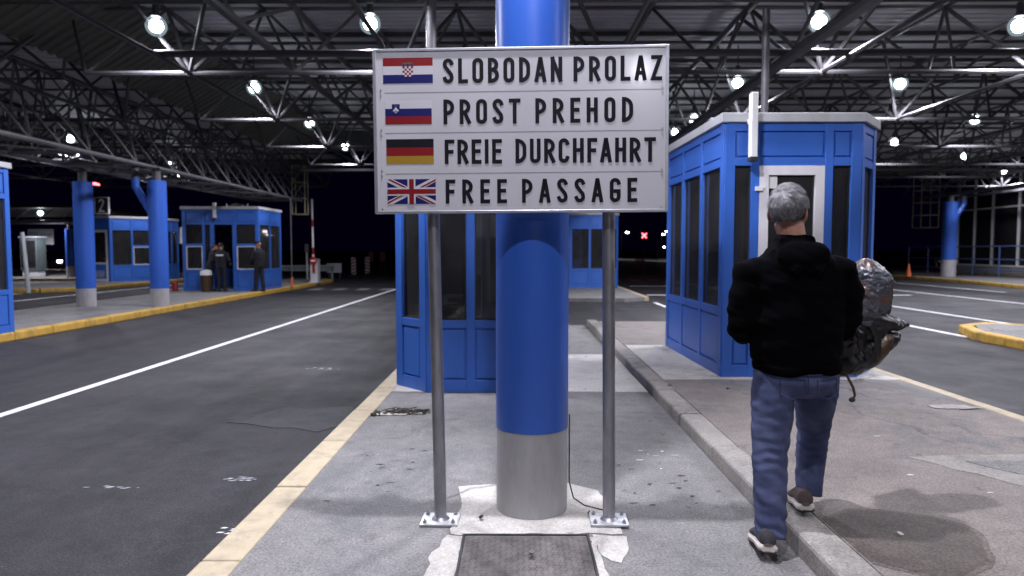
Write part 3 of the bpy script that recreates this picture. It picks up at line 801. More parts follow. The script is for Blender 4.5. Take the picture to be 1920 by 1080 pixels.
def ribbon(pts, t):
    """quads of width t along a polyline with mitred corners"""
    q = [Vector((p[0], p[1])) for p in pts]; c = [q[0]]
    for p in q[1:]:
        if (p - c[-1]).length > 1e-4: c.append(p)
    closed = (c[0] - c[-1]).length < 1e-3
    if not closed:
        c[0] = c[0] + (c[0] - c[1]).normalized() * (t / 2); c[-1] = c[-1] + (c[-1] - c[-2]).normalized() * (t / 2)
    if closed: c = c[:-1]
    n = len(c); Lf, Rt = [], []
    for i in range(n):
        a = c[i - 1] if (i > 0 or closed) else None; b = c[(i + 1) % n] if (i < n - 1 or closed) else None
        d1 = (c[i] - a).normalized() if a is not None else (b - c[i]).normalized()
        d2 = (b - c[i]).normalized() if b is not None else d1
        n1 = Vector((-d1.y, d1.x)); n2 = Vector((-d2.y, d2.x)); k = n1 + n2
        k = k.normalized() if k.length > 1e-4 else n1
        m = t / 2 / max(0.45, k.dot(n1))
        Lf.append(c[i] + k * m); Rt.append(c[i] - k * m)
    qs = []
    for i in range(n if closed else n - 1):
        j = (i + 1) % n; qs.append((Rt[i], Rt[j], Lf[j], Lf[i]))
    return qs
def lettering(mb, word, u0, u1, v0, v1, t=0.158, dv=0.0, w=0.0014):
    """word fitted between u0..u1 (outer edges), capitals from v0 (top) to v1 (base)"""
    cap = v1 - v0; c2 = cap * (1 - t)
    ws = [GL[ch][0] * c2 + t * cap for ch in word]
    gap = (u1 - u0 - sum(ws)) / max(1, len(word) - 1)
    u = u0; ly = 0
    for ch, ww in zip(word, ws):
        for st in GL[ch][1]:
            w += 0.00003
            for q in ribbon(st, t / (1 - t)):
                mb.add([S(u + t * cap / 2 + p.x * c2, v1 - t * cap / 2 - p.y * c2, w) for p in q], [(0, 1, 2, 3)])
        u += ww + gap
for ws in ((('SLOBODAN', 124, 350), ('PROLAZ', 371, 536.5), 15, 61.5), (('PROST', 124.5, 271), ('PREHOD', 299, 483), 91.5, 138), (('FREIE', 126, 235), ('DURCHFAHRT', 261, 526), 167, 213), (('FREE', 127, 244), ('PASSAGE', 273, 491), 242.5, 288)):
    for word, u0, u1 in ws[:2]:
        mb = MB(); lettering(mb, word, u0, u1, ws[2], ws[3]); mb.build('lettering', M['sign_black'], sign)

def clip(poly, x0, x1, y0, y1):
    for ax, lim, sg in ((0, x0, 1), (0, x1, -1), (1, y0, 1), (1, y1, -1)):
        out = []
        for i in range(len(poly)):
            a, b = poly[i - 1], poly[i]
            ia, ib = (a[ax] - lim) * sg >= 0, (b[ax] - lim) * sg >= 0
            if ia != ib:
                t = (lim - a[ax]) / (b[ax] - a[ax]); out.append((a[0] + (b[0] - a[0]) * t, a[1] + (b[1] - a[1]) * t))
            if ib: out.append(b)
        poly = out
        if not poly: return []
    return poly
def fq(mb, poly, mi, w):
    pts = [S(u, v, w) for u, v in poly]
    # wind so that the face looks at the viewer
    a = sum((poly[i - 1][0] * poly[i][1] - poly[i][0] * poly[i - 1][1]) for i in range(len(poly)))
    if a > 0: pts = pts[::-1]
    mb.add(pts, [tuple(range(len(pts)))], mi)
def rect(u0, u1, v0, v1): return [(u0, v0), (u1, v0), (u1, v1), (u0, v1)]
FM = [M['flag_red'], M['flag_white'], M['flag_blue'], M['flag_gold'], M['sign_black'], M['flag_crown']]
# red-white-blue with chequered shield
mb = MB(); u0, u1 = 10, 105
fq(mb, rect(u0, u1, 12.5, 28), 0, .001); fq(mb, rect(u0, u1, 28, 44), 1, .001); fq(mb, rect(u0, u1, 44, 60), 2, .001)
su0, sv0, cs = 47.5, 28.5, 4.0
for i in range(5):
    for j in range(5):
        cu0, cv0 = su0 + i * cs, sv0 + j * cs
        bot = 0 if j < 4 else (2.6 if i in (0, 4) else 0.8 if i in (1, 3) else 0)
        fq(mb, rect(cu0, cu0 + cs, cv0, cv0 + cs - bot), (i + j) % 2, .0016)
fq(mb, [(46.5, 28.3), (47, 21.5), (51, 23), (54, 20.5), (57.5, 22), (61, 20.5), (64, 23), (68, 21.5), (68.5, 28.3)], 5, .0016)
for k, u in enumerate((47.8, 52, 56, 60, 64)): fq(mb, rect(u, u + 3, 23.8, 27.4), 2 if k % 2 == 0 else 0, .002)
mb.build('flag', FM, sign)['label'] = 'red white and blue flag with a chequered red and white shield'
# white-blue-red with a small shield
mb = MB(); u0, u1 = 13, 102
fq(mb, rect(u0, u1, 92, 107.5), 1, .001); fq(mb, rect(u0, u1, 107.5, 122), 2, .001); fq(mb, rect(u0, u1, 122, 137), 0, .001)
fq(mb, [(26, 99), (41, 99), (41, 107), (39.5, 112.5), (33.5, 118), (27.5, 112.5), (26, 107)], 2, .0016)
fq(mb, [(27.5, 111.5), (30.5, 108), (33.5, 104.5), (36.5, 108), (39.5, 111.5), (33.5, 116.8)], 1, .002)
fq(mb, rect(29.5, 37.5, 111.6, 112.6), 2, .0023); fq(mb, rect(31, 36, 113.6, 114.4), 2, .0023)
for u, v in ((31.5, 101.5), (35.5, 101.5), (33.5, 103.2)): fq(mb, rect(u - .6, u + .6, v - .6, v + .6), 3, .002)
mb.build('flag', FM, sign)['label'] = 'white blue and red flag with a small mountain shield'
mb = MB(); u0, u1 = 14, 105
fq(mb, rect(u0, u1, 165, 181), 4, .001); fq(mb, rect(u0, u1, 181, 197), 0, .001); fq(mb, rect(u0, u1, 197, 212), 3, .001)
mb.build('flag', FM, sign)['label'] = 'black red and gold flag'
mb = MB(); u0, u1, v0, v1 = 15, 108, 241, 288; cu, cv = (u0 + u1) / 2, (v0 + v1) / 2
fq(mb, rect(u0, u1, v0, v1), 2, .001)
def band(ax, ay, bx_, by, w, off=0.0):
    d = Vector((bx_ - ax, by - ay)).normalized(); nn = Vector((-d.y, d.x)); a = Vector((ax, ay)) - d * 20 + nn * off; b = Vector((bx_, by)) + d * 20 + nn * off
    return clip([tuple(a + nn * w), tuple(b + nn * w), tuple(b - nn * w), tuple(a - nn * w)], u0, u1, v0, v1)
fq(mb, band(u0, v0, u1, v1, 4.7), 1, .0014); fq(mb, band(u0, v1, u1, v0, 4.7), 1, .0015)
for (ax, ay, o) in ((u0, v0, 1.5), (u1, v1, 1.5), (u0, v1, 1.5), (u1, v0, 1.5)):
    p = clip(band(cu, cv, ax, ay, 1.5, o), min(cu, ax), max(cu, ax), min(cv, ay), max(cv, ay))
    if p: fq(mb, p, 0, .0019)
fq(mb, rect(u0, u1, cv - 7.6, cv + 7.6), 1, .0023); fq(mb, rect(cu - 7.6, cu + 7.6, v0, v1), 1, .0024)
fq(mb, rect(u0, u1, cv - 4.5, cv + 4.5), 0, .0028); fq(mb, rect(cu - 4.5, cu + 4.5, v0, v1), 0, .0029)
mb.build('flag', FM, sign)['label'] = 'blue flag with red and white crosses'
# posts with foot plates
for (xt, xb, yb) in ((-0.452, -0.425, 3.70), (0.492, 0.502, 3.715)):
    xt -= SX0; xb -= SX0; y = yb - 3.60
    mb = MB(); mb.tube((xb, y, 0.012), (xt, y - 0.02, 2.48), 0.034, 20); po = mb.build('post', M['galv'], sign, smooth=True)
    mb = MB(); mb.box(xb - 0.105, xb + 0.10, y - 0.085, y + 0.085, 0.003, 0.015); fp = mb.build('foot_plate', M['plate_galv'], po, bevel=0.002)
    mb = MB()
    for sx in (-0.08, 0.075):
        for sy in (-0.06, 0.06): mb.tube((xb + sx, y + sy, 0.015), (xb + sx, y + sy, 0.027), 0.011, 6); mb.tube((xb + sx, y + sy, 0.027), (xb + sx, y + sy, 0.036), 0.005, 8)
    mb.build('bolt', M['galv'], po)
    mb = MB(); mb.lathe([(0.050, 0.0145), (0.036, 0.03)], (xb, y, 0), 20); mb.build('weld', M['galv'], po, smooth=True)

# ---------------------------------------------------------------- the canopy: space frame, girders, ribbed deck
canopy = empty('canopy', (0, 12, 0), 'wide steel space frame canopy with ribbed metal deck over the whole crossing', 'canopy')
canopy.location = (0, 0, 0)
PX, PY = 3.75, 4.42
LX0, LY0 = -5.85, 12.35
ZB, ZT, ZD = 4.65, 6.15, 6.42
xs = [LX0 + PX * k / 2 for k in range(-9, 17)]
ys = [LY0 + PY * k / 2 for k in range(-6, 12)]
def yend(x): return 27.6 if -9.6 < x < 13.0 else 36.5
def ylim(x): return x > -9.6 or True
def rows(x): return [y for y in ys if y < yend(x)]
ALLY = [LY0 + PY * k / 2 for k in range(-6, 12)]
for j, y, X in [(j, y, [x for x in xs if y < yend(x) + 0.01 and lo < x < hi]) for j, y in enumerate(ALLY) for lo, hi in ((-99, -9.0), (-9.0, 13.0), (13.0, 99))]:
    if not X: continue
    if X[0] > 12.9 and y < yend(0): X = [X[0] - PX / 2] + X
    mb = MB(); main = (j % 2 == 0)
    for a, b in zip(X[:-1], X[1:]):
        if abs(b - a) < PX * 0.6 and not (a < -9.0 < b):
            if main: mb.tube((a, y, ZB), (b, y, ZB), 0.042, 6, cap=False)
            if main or j % 2: mb.tube((a, y, ZB + 0.45), (b, y, ZB + 0.45), 0.026, 5, cap=False) if (not main) else None
    for a in X:
        k = round((a - LX0) / PX * 2)
        if main and k % 2 == 0:
            for sx in (-1, 1):
                for sy in (-1, 1):
                    mb.tube((a, y, ZB), (a + sx * PX / 4, y + sy * PY / 4, ZT), 0.040, 7, cap=False)
            mb.ell((a, y, ZB), (0.075, 0.075, 0.075), nu=8, nv=6)
        elif main or k % 2 == 0:
            for sx in (-1, 1):
                mb.tube((a, y, ZB + (0 if main else 0.45)), (a + sx * PX / 4, y + PY / 4 * (1 if main else -1), ZT), 0.032, 6, cap=False)
    mb.build('roof_truss', M['frame_steel'], canopy)
for x in xs:
    mb = MB(); Y = rows(x); k = round((x - LX0) / PX * 2)
    for a, b in zip(Y[:-1], Y[1:]):
        if k % 2 == 0: mb.tube((x, a, ZB), (x, b, ZB), 0.040, 6, cap=False)
        mb.tube((x + PX / 4, a + PY / 4, ZT), (x + PX / 4, b + PY / 4, ZT), 0.036, 6, cap=False)
    if len(mb.v): mb.build('longitudinal_chord', M['frame_steel'], canopy)
for y in ALLY:
    X = [x for x in xs if y < yend(x) + 0.01]; mb = MB()
    for a, b in zip(X[:-1], X[1:]):
        if abs(b - a) < PX * .6: mb.tube((a + PX / 4, y + PY / 4, ZT), (b + PX / 4, y + PY / 4, ZT), 0.036, 6, cap=False)
    if len(mb.v): mb.build('top_chord', M['frame_steel'], canopy)
# purlins under the deck
mb = MB()
for k in range(15):
    y = -2 + k * 2.21
    x0, x1 = ((-22, 23.5) if y > 28 else (-8.6, 23.5))
    if y < 28.6: mb.box(x0, x1, y - 0.04, y + 0.04, ZD - 0.12, ZD - 0.03)
mb.build('purlin', M['frame_steel'], canopy)
# heavy girders along the lanes: two bottom tubes and one top tube with webbing
def girder(x, y0, y1, zb, zt, w=0.0, r=0.085, step=2.2, rt=0.07, half=False, tip=1.2, rw=0.036):
    mb = MB(); n = int((y1 - y0) / step); L = (y1 - y0) / n
    bx_ = [x] if w == 0 else [x - w, x + w]
    for b in bx_: mb.tube((b, y0, zb), (b, y1, zb), r, 10)
    mb.tube((x, y0 - 0.3, zt), (x, y1 + tip, zt), rt, 10)
    for k in range(n + 1):
        y = y0 + k * L
        for b in bx_:
            mb.tube((b, y, zb), (x, y + L / 2 if k < n else y + tip, zt), rw, 7, cap=False)
            mb.tube((b, y, zb), (x, y - L / 2, zt), rw, 7, cap=False)
            if w: mb.tube((b, y + L / 2, zb), (x, y, zt), rw * .7, 6, cap=False)
        if w:
            mb.tube((x - w, y, zb), (x + w, y, zb), rw, 7, cap=False)
            if k < n: mb.tube((x - w if k % 2 else x + w, y, zb), (x + w if k % 2 else x - w, y + L, zb), rw * 0.8, 6, cap=False)
    return mb.build('girder', M['steel'], canopy)
girder(-10.30, 4.0, 29.8, 3.62, 5.42, w=0.92, r=0.055, step=1.75, tip=2.2, rt=0.05, rw=0.03)
girder(23.1, 12.0, 41.3, 4.45, 6.42, w=0.0, r=0.085, step=3.3, tip=-1.0)
girder(24.9, 12.0, 39.3, 4.45, 6.42, w=0.0, r=0.075, step=3.3, tip=-1.0)
girder(4.42, 6.0, 27.0, 4.62, 6.1, w=0.0, r=0.10, step=PY, tip=0.5)
girder(-4.25, 5.0, 27.0, 4.95, 6.1, w=0.0, r=0.075, step=PY, tip=0.5)
girder(0.085, 4.2, 27.0, 4.62, 6.1, w=0.0, r=0.09, step=PY, tip=0.5)
girder(-16.0, 12.0, 35.5, 4.60, 6.0, w=0.8, r=0.06, step=PY / 2, tip=0.6)
for x0, x1, y, z in ((-6.0, 14, 11.4, 4.72), (-8.6, 21, 8.3, 4.66), (-8.6, 21, 27.3, 4.66)): mb = MB(); mb.tube((x0, y, z), (x1, y, z), 0.06, 10); mb.build('cross_tube', M['frame_steel'], canopy)
# raking struts from the near column to the girders
mb = MB()
for sx in (-4.25, 4.42):
    mb.tube((0.085, 3.9, 4.2), (sx, 6.2, 4.66), 0.06, 10)
mb.tube((0.085, 3.9, 4.3), (0.085, 3.9, 4.62), 0.12, 12)
mb.build('raking_strut', M['frame_steel'], canopy)
# ribbed deck
def deck(name, x0, x1, y0, y1, z, m, pitch=0.26, dz=0.045, dzx=0.0):
    mb = MB(); n = int((y1 - y0) / pitch); pr = []
    for k in range(n):
        y = y0 + k * pitch
        pr += [(y, 0), (y + pitch * .42, 0), (y + pitch * .5, dz), (y + pitch * .92, dz)]
    vs = [(x0, y, z + h) for y, h in pr] + [(x1, y, z + h + dzx) for y, h in pr]; q = len(pr)
    mb.add(vs, [(i, i + 1, q + i + 1, q + i) for i in range(q - 1)])
    vs2 = [(x0, y0, z + 0.12), (x1, y0, z + 0.12 + dzx), (x1, y1, z + 0.12 + dzx), (x0, y1, z + 0.12)]
    mb.add(vs2, [(0, 1, 2, 3)])
    return mb.build(name, m, canopy)
deck('deck', -7.6, 23.6, -4, 28.2, ZD, M['deck'])
deck('deck', -9.3, -7.605, -4, 28.2, ZD - 1.05, M['deck_olive'], dzx=1.02)
deck('deck', -22.5, -9.305, 8, 36.5, 6.2, M['deck'])
deck('deck', 13.2, 25.5, 28.25, 41, ZD, M['deck'])
for bx_ in ((-9.2, 13.1, 28.21, 28.35, 5.55, 6.55), (13.2, 25.6, 41.01, 41.15, 5.9, 6.6), (-22.5, -9.31, 36.51, 36.65, 5.6, 6.35)): mb = MB(); mb.box(*bx_); mb.build('fascia', M['fascia'], canopy)

# ---------------------------------------------------------------- canopy lamps
def lathe_open(prof, n):
    vs = [(r * math.cos(2 * math.pi * k / n), r * math.sin(2 * math.pi * k / n), z) for r, z in prof for k in range(n)]
    return vs, [(i * n + k, i * n + (k + 1) % n, (i + 1) * n + (k + 1) % n, (i + 1) * n + k) for i in range(len(prof) - 1) for k in range(n)]
M['halo'] = bpy.data.materials.new('halo'); M['halo'].use_nodes = True  # see-through glowing shell imitating the bloom around each lamp
N, L = nt(M['halo']); N.remove(N['Principled BSDF'])
e_ = N.new('ShaderNodeEmission'); e_.inputs[0].default_value = (.62, .82, .90, 1); e_.inputs[1].default_value = .8
t_ = N.new('ShaderNodeBsdfTransparent'); x_ = N.new('ShaderNodeMixShader'); x_.inputs[0].default_value = .28
L.new(t_.outputs[0], x_.inputs[1]); L.new(e_.outputs[0], x_.inputs[2]); L.new(x_.outputs[0], N['Material Output'].inputs[0])
def make_lamp():
    root = empty('canopy_lamp', (0, 0, 0), 'x', 'ceiling lamp', 'round lamps hanging in the canopy')
    mb = MB(); mb.lathe([(0.03, 0.40), (0.055, 0.38), (0.06, 0.20), (0.085, 0.165), (0.085, 0.155), (0.06, 0.15)], n=20); mb.build('housing', M['fascia'], root, smooth=True)
    mb = MB(); mb.lathe([(0.050, 0.104), (0.078, 0.084), (0.100, 0.057), (0.112, 0.025), (0.115, -0.009), (0.107, -0.042), (0.090, -0.072), (0.065, -0.095), (0.034, -0.110), (0.004, -0.115)], n=24); mb.build('lens', M['lamp_glow'], root, smooth=True)
    mb = MB(); mb.add(*lathe_open([(0.084, 0.154), (0.121, 0.126), (0.150, 0.090), (0.168, 0.048), (0.175, 0.002), (0.170, -0.043), (0.152, -0.086), (0.125, -0.123), (0.088, -0.151), (0.046, -0.169), (0.004, -0.175)], 24)); mb.build('halo_shell', M['halo'], root, smooth=True)
    mb = MB(); mb.tube((0, 0, 0.4), (0, 0, 0.85), 0.015, 8); mb.build('hanger', M['fascia'], root)
    ld = bpy.data.lights.new('lamp_light', 'SPOT')
    ld.energy = LAMP_W; ld.color = LAMP_COL; ld.spot_size = R(165); ld.spot_blend = 0.5; ld.shadow_soft_size = 0.14
    lo = bpy.data.objects.new('lamp_light', ld); COL.objects.link(lo); lo.parent = root; lo.location = (0, 0, -0.22)
    return root
LAMPS = [(-6.2, 11.9, 'largest round white lamp at the upper left of the canopy'), (-2.5, 11.8, 'round white lamp just above the left end of the sign'),
    (5.07, 11.75, 'bright round lamp above the blue booth with the white door'), (8.6, 12.0, 'round lamp cut by the right edge of the photo'),
    (-6.25, 16.4, 'second lamp of the row above the left road, after the largest'), (8.85, 16.1, 'lamp over the right road, the middle one of a descending row of three'),
    (5.07, 16.0, 'small lamp just left of the big tube above the booth with the white door'), (-6.3, 20.9, 'third lamp of the row receding above the left road'),
    (5.2, 20.4, 'tiny lamp at the right edge of the sign, the upper of two'), (5.17, 22.6, 'tiny lamp at the right edge of the sign, the lower of two'),
    (13.5, 20.5, 'lamp over the right road, farther right than the booth roof'), (13.5, 24.8, 'lamp just beyond the right edge of the booth roof'),
    (23.9, 34.0, 'far lamp over the right pavement near the glass building'), (-15.5, 23.8, 'lamp above the far left lane, over the cut off booth'),
    (-15.7, 31.0, 'small far lamp above the far left blue booth'), (-6.4, 25.6, 'small fourth lamp of the row above the left road'), (18.4, 24.6, 'x'), (-25.6, 36.6, 'lamp under the low canopy at the far left, over the white boards')]  # lamp labelled x is unseen, added to brighten the right side
BACK = [(-6.2, 7.4), (8.7, 7.4), (-2.5, 7.4), (13.5, 12.0), (13.5, 16.1), (-15.5, 11.9), (-15.5, 16.4), (18.4, 28.5), (23.9, 22.5), (23.9, 28.2),  # unseen lamps; far left and far right ones added to brighten columns, building
        (8.7, 2.0), (-0.1, 3.25), (0.1, 0.7), (1.6, 7.1), (1.9, -7.0)]
proto = make_lamp()
first = True
for x, y, lb in LAMPS:
    o = proto if first else copy_tree(proto)
    first = False
    o.location = (x, y, 3.45 if x < -20 else 5.33)
    o['label'] = lb if lb != 'x' else 'unseen round lamp added over the right lanes, outside the photo'
for x, y in BACK:
    o = copy_tree(proto); o.location = (x, y, 5.33); o['label'] = 'unseen round lamp added over the right lanes, outside the photo'
    if (x, y) == (-0.1, 3.25):          # the lamp right above the sign's walkway burns brightest
        for c in o.children:
            if c.type == 'LIGHT': c.data = c.data.copy(); c.data.energy = LAMP_W * 1.6; c.data.shadow_soft_size = 0.07
    if (x, y) == (0.1, 0.7):           # unseen lamp lighting the column, energy cut so the board is not overlit
        for c in o.children:
            if c.type == 'LIGHT': c.data = c.data.copy(); c.data.energy = LAMP_W * 0.62; c.data.shadow_soft_size = 0.07

# ---------------------------------------------------------------- people
def head_shapes(mb, c, yaw, s=1.0, tilt=0.0):
    """cranium, jaw, nose, brow, ears, lips round c (between the ears), facing +y turned by yaw"""
    Rm = Matrix.Rotation(yaw, 3, 'Z') @ Matrix.Rotation(tilt, 3, 'X')
    c = Vector(c)
    def q(p): return c + Rm @ (Vector(p) * s)
    mb.ell(q((0, -0.012, 0.030)), (0.076 * s, 0.098 * s, 0.094 * s), Rm, 24, 16)
    mb.ell(q((0, 0.028, -0.032)), (0.062 * s, 0.072 * s, 0.082 * s), Rm, 20, 14)
    mb.ell(q((0, 0.070, -0.098)), (0.026 * s, 0.024 * s, 0.024 * s), Rm, 12, 8)
    mb.limb([q((0.049, 0.01, -0.052)), q((0.045, 0.05, -0.09)), q((0, 0.078, -0.105))], [0.02 * s] * 3, 8)
    mb.limb([q((-0.049, 0.01, -0.052)), q((-0.045, 0.05, -0.09)), q((0, 0.078, -0.105))], [0.02 * s] * 3, 8)
    mb.limb([q((0, 0.092, 0.018)), q((0, 0.108, -0.012)), q((0, 0.118, -0.032)), q((0, 0.100, -0.042))], [0.010 * s, 0.012 * s, 0.017 * s, 0.012 * s], 8)
    mb.limb([q((-0.042, 0.078, 0.026)), q((0, 0.094, 0.030)), q((0.042, 0.078, 0.026))], [0.011 * s] * 3, 8)
    mb.limb([q((-0.024, 0.092, -0.068)), q((0, 0.101, -0.066)), q((0.024, 0.092, -0.068))], [0.006 * s, 0.009 * s, 0.006 * s], 8)
    mb.limb([q((-0.02, 0.090, -0.080)), q((0, 0.098, -0.080)), q((0.02, 0.090, -0.080))], [0.006 * s, 0.008 * s, 0.006 * s], 8)
    for sx in (-1, 1):
        er = Rm @ Matrix.Rotation(R(18) * sx, 3, 'Z') @ Matrix.Rotation(R(-12), 3, 'X')
        mb.ell(q((sx * 0.081, -0.012, -0.008)), (0.0085 * s, 0.019 * s, 0.034 * s), er, 12, 10)
        mb.ell(q((sx * 0.079, -0.004, -0.032)), (0.008 * s, 0.011 * s, 0.012 * s), er, 10, 8)
        pts = [q((sx * (0.086 + 0.004 * math.sin(t)), -0.012 - 0.020 * math.sin(t), -0.004 + 0.030 * math.cos(t))) for t in [math.pi * k / 8 for k in range(9)]]
        mb.limb(pts, [0.005 * s] * 9, 6)
    return q, Rm

def hand_shapes(mb, wrist, fwd, up, thumb_side, curl=0.9, s=1.0):
    """palm, four fingers of different lengths bent at three joints, thumb from the palm's side"""
    f = Vector(fwd).normalized(); u = Vector(up); u = (u - f * u.dot(f)).normalized(); r = f.cross(u).normalized() * thumb_side
    w = Vector(wrist)
    mb.limb([w - f * 0.02, w + f * 0.015, w + f * 0.05, w + f * 0.088], [(0.022 * s, 0.027 * s), (0.016 * s, 0.033 * s), (0.015 * s, 0.041 * s), (0.011 * s, 0.040 * s)], 12, ref=u)
    for i, (o, ln) in enumerate(((0.030, 0.92), (0.010, 1.0), (-0.010, 0.95), (-0.030, 0.76))):
        p = w + f * (0.085 - 0.004 * abs(i - 1)) * s + r * o * s
        pts = [p - f * 0.02]; a = 0.25 * curl
        for seg, rr in ((0.042, 0), (0.027, 1), (0.021, 2)):
            d = f * math.cos(a) - u * math.sin(a); pts.append(pts[-1] + d * (seg + (0.02 if rr == 0 else 0)) * ln * s); a += 0.75 * curl
        mb.limb(pts, [0.0095 * s, 0.009 * s, 0.008 * s, 0.0062 * s], 8, ref=r)
    p = w + f * 0.022 + r * 0.026 * s
    mb.limb([p, p + (f * 0.55 + r * 0.7 - u * 0.3).normalized() * 0.042 * s, p + (f * 0.8 + r * 0.5 - u * 0.5).normalized() * 0.075 * s, p + (f * 0.9 + r * 0.2 - u * 0.75).normalized() * 0.098 * s], [0.013 * s, 0.0115 * s, 0.010 * s, 0.007 * s], 8, ref=u)

def shoe(parent, heel, toe, roll_up, mu, ms, name='shoe', s=1.0):
    h, t = Vector(heel), Vector(toe); f = (t - h).normalized(); u = Vector(roll_up); u = (u - f * u.dot(f)).normalized(); r = f.cross(u)
    L = (t - h).length
    W = [(0.0, .020), (.05, .034), (.25, .036), (.45, .036), (.65, .046), (.82, .045), (.94, .032), (1.0, .014)]
    Hh = [.060, .085, .092, .088, .066, .052, .042, .032]
    def ring(k, tw, z0, z1, n=14, flat=2.6):
        out = []
        for j in range(n):
            a = 2 * math.pi * j / n; cx, sx = math.cos(a), math.sin(a)
            x = math.copysign(abs(cx) ** (2 / flat), cx); z = math.copysign(abs(sx) ** (2 / flat), sx)
            taper = 1 - 0.28 * max(0, z)
            out.append(h + f * (L * k) + r * (tw * s * x * taper) + u * (z0 + (z1 - z0) * (z + 1) / 2) * s)
        return out
    mb = MB(); mb.loft([ring(k, w, 0.018, hh) for (k, w), hh in zip(W, Hh)]); up = mb.build(name, mu, parent, smooth=True)
    mb = MB(); mb.loft([ring(k, w + .005, 0.0, 0.034, flat=5) for k, w in W]); so = mb.build('sole', ms, up, smooth=True)
    mb = MB(); mb.loft([ring(k, w + .003, -0.006, 0.004, flat=5) for k, w in W]); mb.build('tread', M['rubber'], up, smooth=True)
    return up

# the walking man, seen from behind, carrying bags
O = Vector((1.40, 3.40, 0.0))
man = empty('person', O, 'grey haired man in black hooded jacket and blue jeans walking away with bags', 'person')
def W_(x, y, z): return Vector((x, y, z)) - O
HC = (1.348, 3.425, 1.682)
lh, rh = (1.25, 3.70, 1.045), (1.735, 3.70, 1.075)
mb = MB()
q, Rm = head_shapes(mb, W_(*HC), R(-32), 1.03)
mb.limb([W_(1.372, 3.395, 1.50), W_(1.362, 3.40, 1.56), W_(1.352, 3.41, 1.64)], [(0.075, 0.068), (0.064, 0.062), (0.062, 0.064)], 16)
mb.loft([[W_(cx + rx * math.cos(t), 3.41 + ry * math.sin(t), z) for t in [2 * math.pi * k / 20 for k in range(20)]] for cx, z, rx, ry in ((1.40, .86, .15, .10), (1.395, 1.0, .15, .10), (1.385, 1.2, .16, .11), (1.375, 1.38, .17, .105), (1.372, 1.47, .12, .08), (1.372, 1.53, .06, .055))])
mb.limb([W_(1.19, 3.40, 1.42), W_(1.135, 3.395, 1.28), W_(1.13, 3.41, 1.14), W_(1.175, 3.56, 1.07), W_(*lh)], [.055, .05, .042, .038, .026], 12)
mb.limb([W_(1.57, 3.40, 1.42), W_(1.63, 3.395, 1.28), W_(1.635, 3.41, 1.15), W_(1.68, 3.56, 1.09), W_(*rh)], [.055, .05, .042, .038, .026], 12)
hand_shapes(mb, W_(*lh), (0.75, 0.65, -0.05), (0, 0.2, 1), -1, 1.0)
hand_shapes(mb, W_(*rh), (0.55, 0.55, 0.1), (-0.2, -0.2, -1), 1, 0.9)
LL = [(1.29, 3.41, .88), (1.28, 3.40, .68), (1.265, 3.385, .49), (1.255, 3.34, .30), (1.245, 3.28, .11), (1.235, 3.34, .06)]
RL = [(1.505, 3.42, .88), (1.55, 3.54, .71), (1.595, 3.655, .555), (1.578, 3.635, .38), (1.553, 3.59, .21), (1.55, 3.66, .15)]
mb.limb([W_(*p) for p in LL], [.09, .08, .06, .055, .038, .03], 14)
mb.limb([W_(*p) for p in RL], [.09, .08, .06, .055, .038, .03], 14)
fuse('body', mb, M['skin'], man, 0.0065, 5)
mb = MB()
for sx in (-1, 1): mb.ell(q((sx * 0.031, 0.083, 0.004)), (0.012, 0.012, 0.012), nu=10, nv=8)
mb.build('eyes', M['eye'], man, smooth=True)
# hair: a close cap plus short strands lying along the skull
mb = MB(); hv = []; nu, nv = 44, 26
def hair_ok(d):      # d: direction in head space
    return d.z > 0.62 or (d.y < 0.50 and d.z > -0.02 + 0.45 * max(0, d.y)) or (d.y < -0.05 and d.z > -0.52 - 0.12 * d.y * -1)
rr = random.Random(5)
def hp(d, k): return q(Vector((0, -0.012, 0.026)) + Vector((d.x * 0.0775, d.y * 0.1, d.z * 0.098)) * k)
grid = {}
for j in range(nv + 1):
    for k in range(nu):
        ph = math.pi * j / nv; t = 2 * math.pi * k / nu
        d = Vector((math.sin(ph) * math.cos(t), math.sin(ph) * math.sin(t), math.cos(ph)))
        nzv = noise.noise(d * 5.0) * 0.03 + noise.noise(d * 13.0) * 0.02
        grid[j, k] = (len(hv), d); hv.append(hp(d, 1.085 + nzv + 0.05 * max(0, d.z) + (0.02 if d.y < -.3 else 0)))
hf = []
for j in range(nv):
    for k in range(nu):
        ids = [grid[j, k], grid[j + 1, k], grid[j + 1, (k + 1) % nu], grid[j, (k + 1) % nu]]
        if all(hair_ok(i[1]) for i in ids): hf.append(tuple(i[0] for i in ids))
mb.add(hv, hf)
n_s = 0
while n_s < 4200:
    d = Vector((rr.gauss(0, 1), rr.gauss(0, 1), rr.gauss(0, 1))).normalized()
    if not hair_ok(d): continue
    n_s += 1
    low = d.z < 0.1
    base = hp(d, 1.06 + 0.04 * max(0, d.z))
    flow = Vector((rr.gauss(0.25, .35), rr.gauss(0.1, .3) + (0.35 if d.z > .4 else 0), -0.75 if d.z < .55 else 0.15)); flow = flow - d * flow.dot(d)
    flow = (Rm @ flow).normalized(); out = (Rm @ d)
    L = rr.uniform(.012, .022) if low else rr.uniform(.02, .038)
    side = flow.cross(out).normalized() * rr.uniform(.0007, .0014)
    m1 = base + flow * L * .55 + out * L * .30; e1 = base + flow * L + out * L * (.22 if low else .30)
    mb.add([base - side, base + side, m1 + side * .8, m1 - side * .8, e1], [(0, 1, 2, 3), (3, 2, 4)], 0 if rr.random() < (.78 if d.z > .35 else .5 if d.z > .0 else .3) else 1)
mb.build('hair', [M['hair'], mat('hair_grey_dark', (0.055, 0.053, 0.058), 0.55, var=0.4, vs=30)], man, smooth=True)
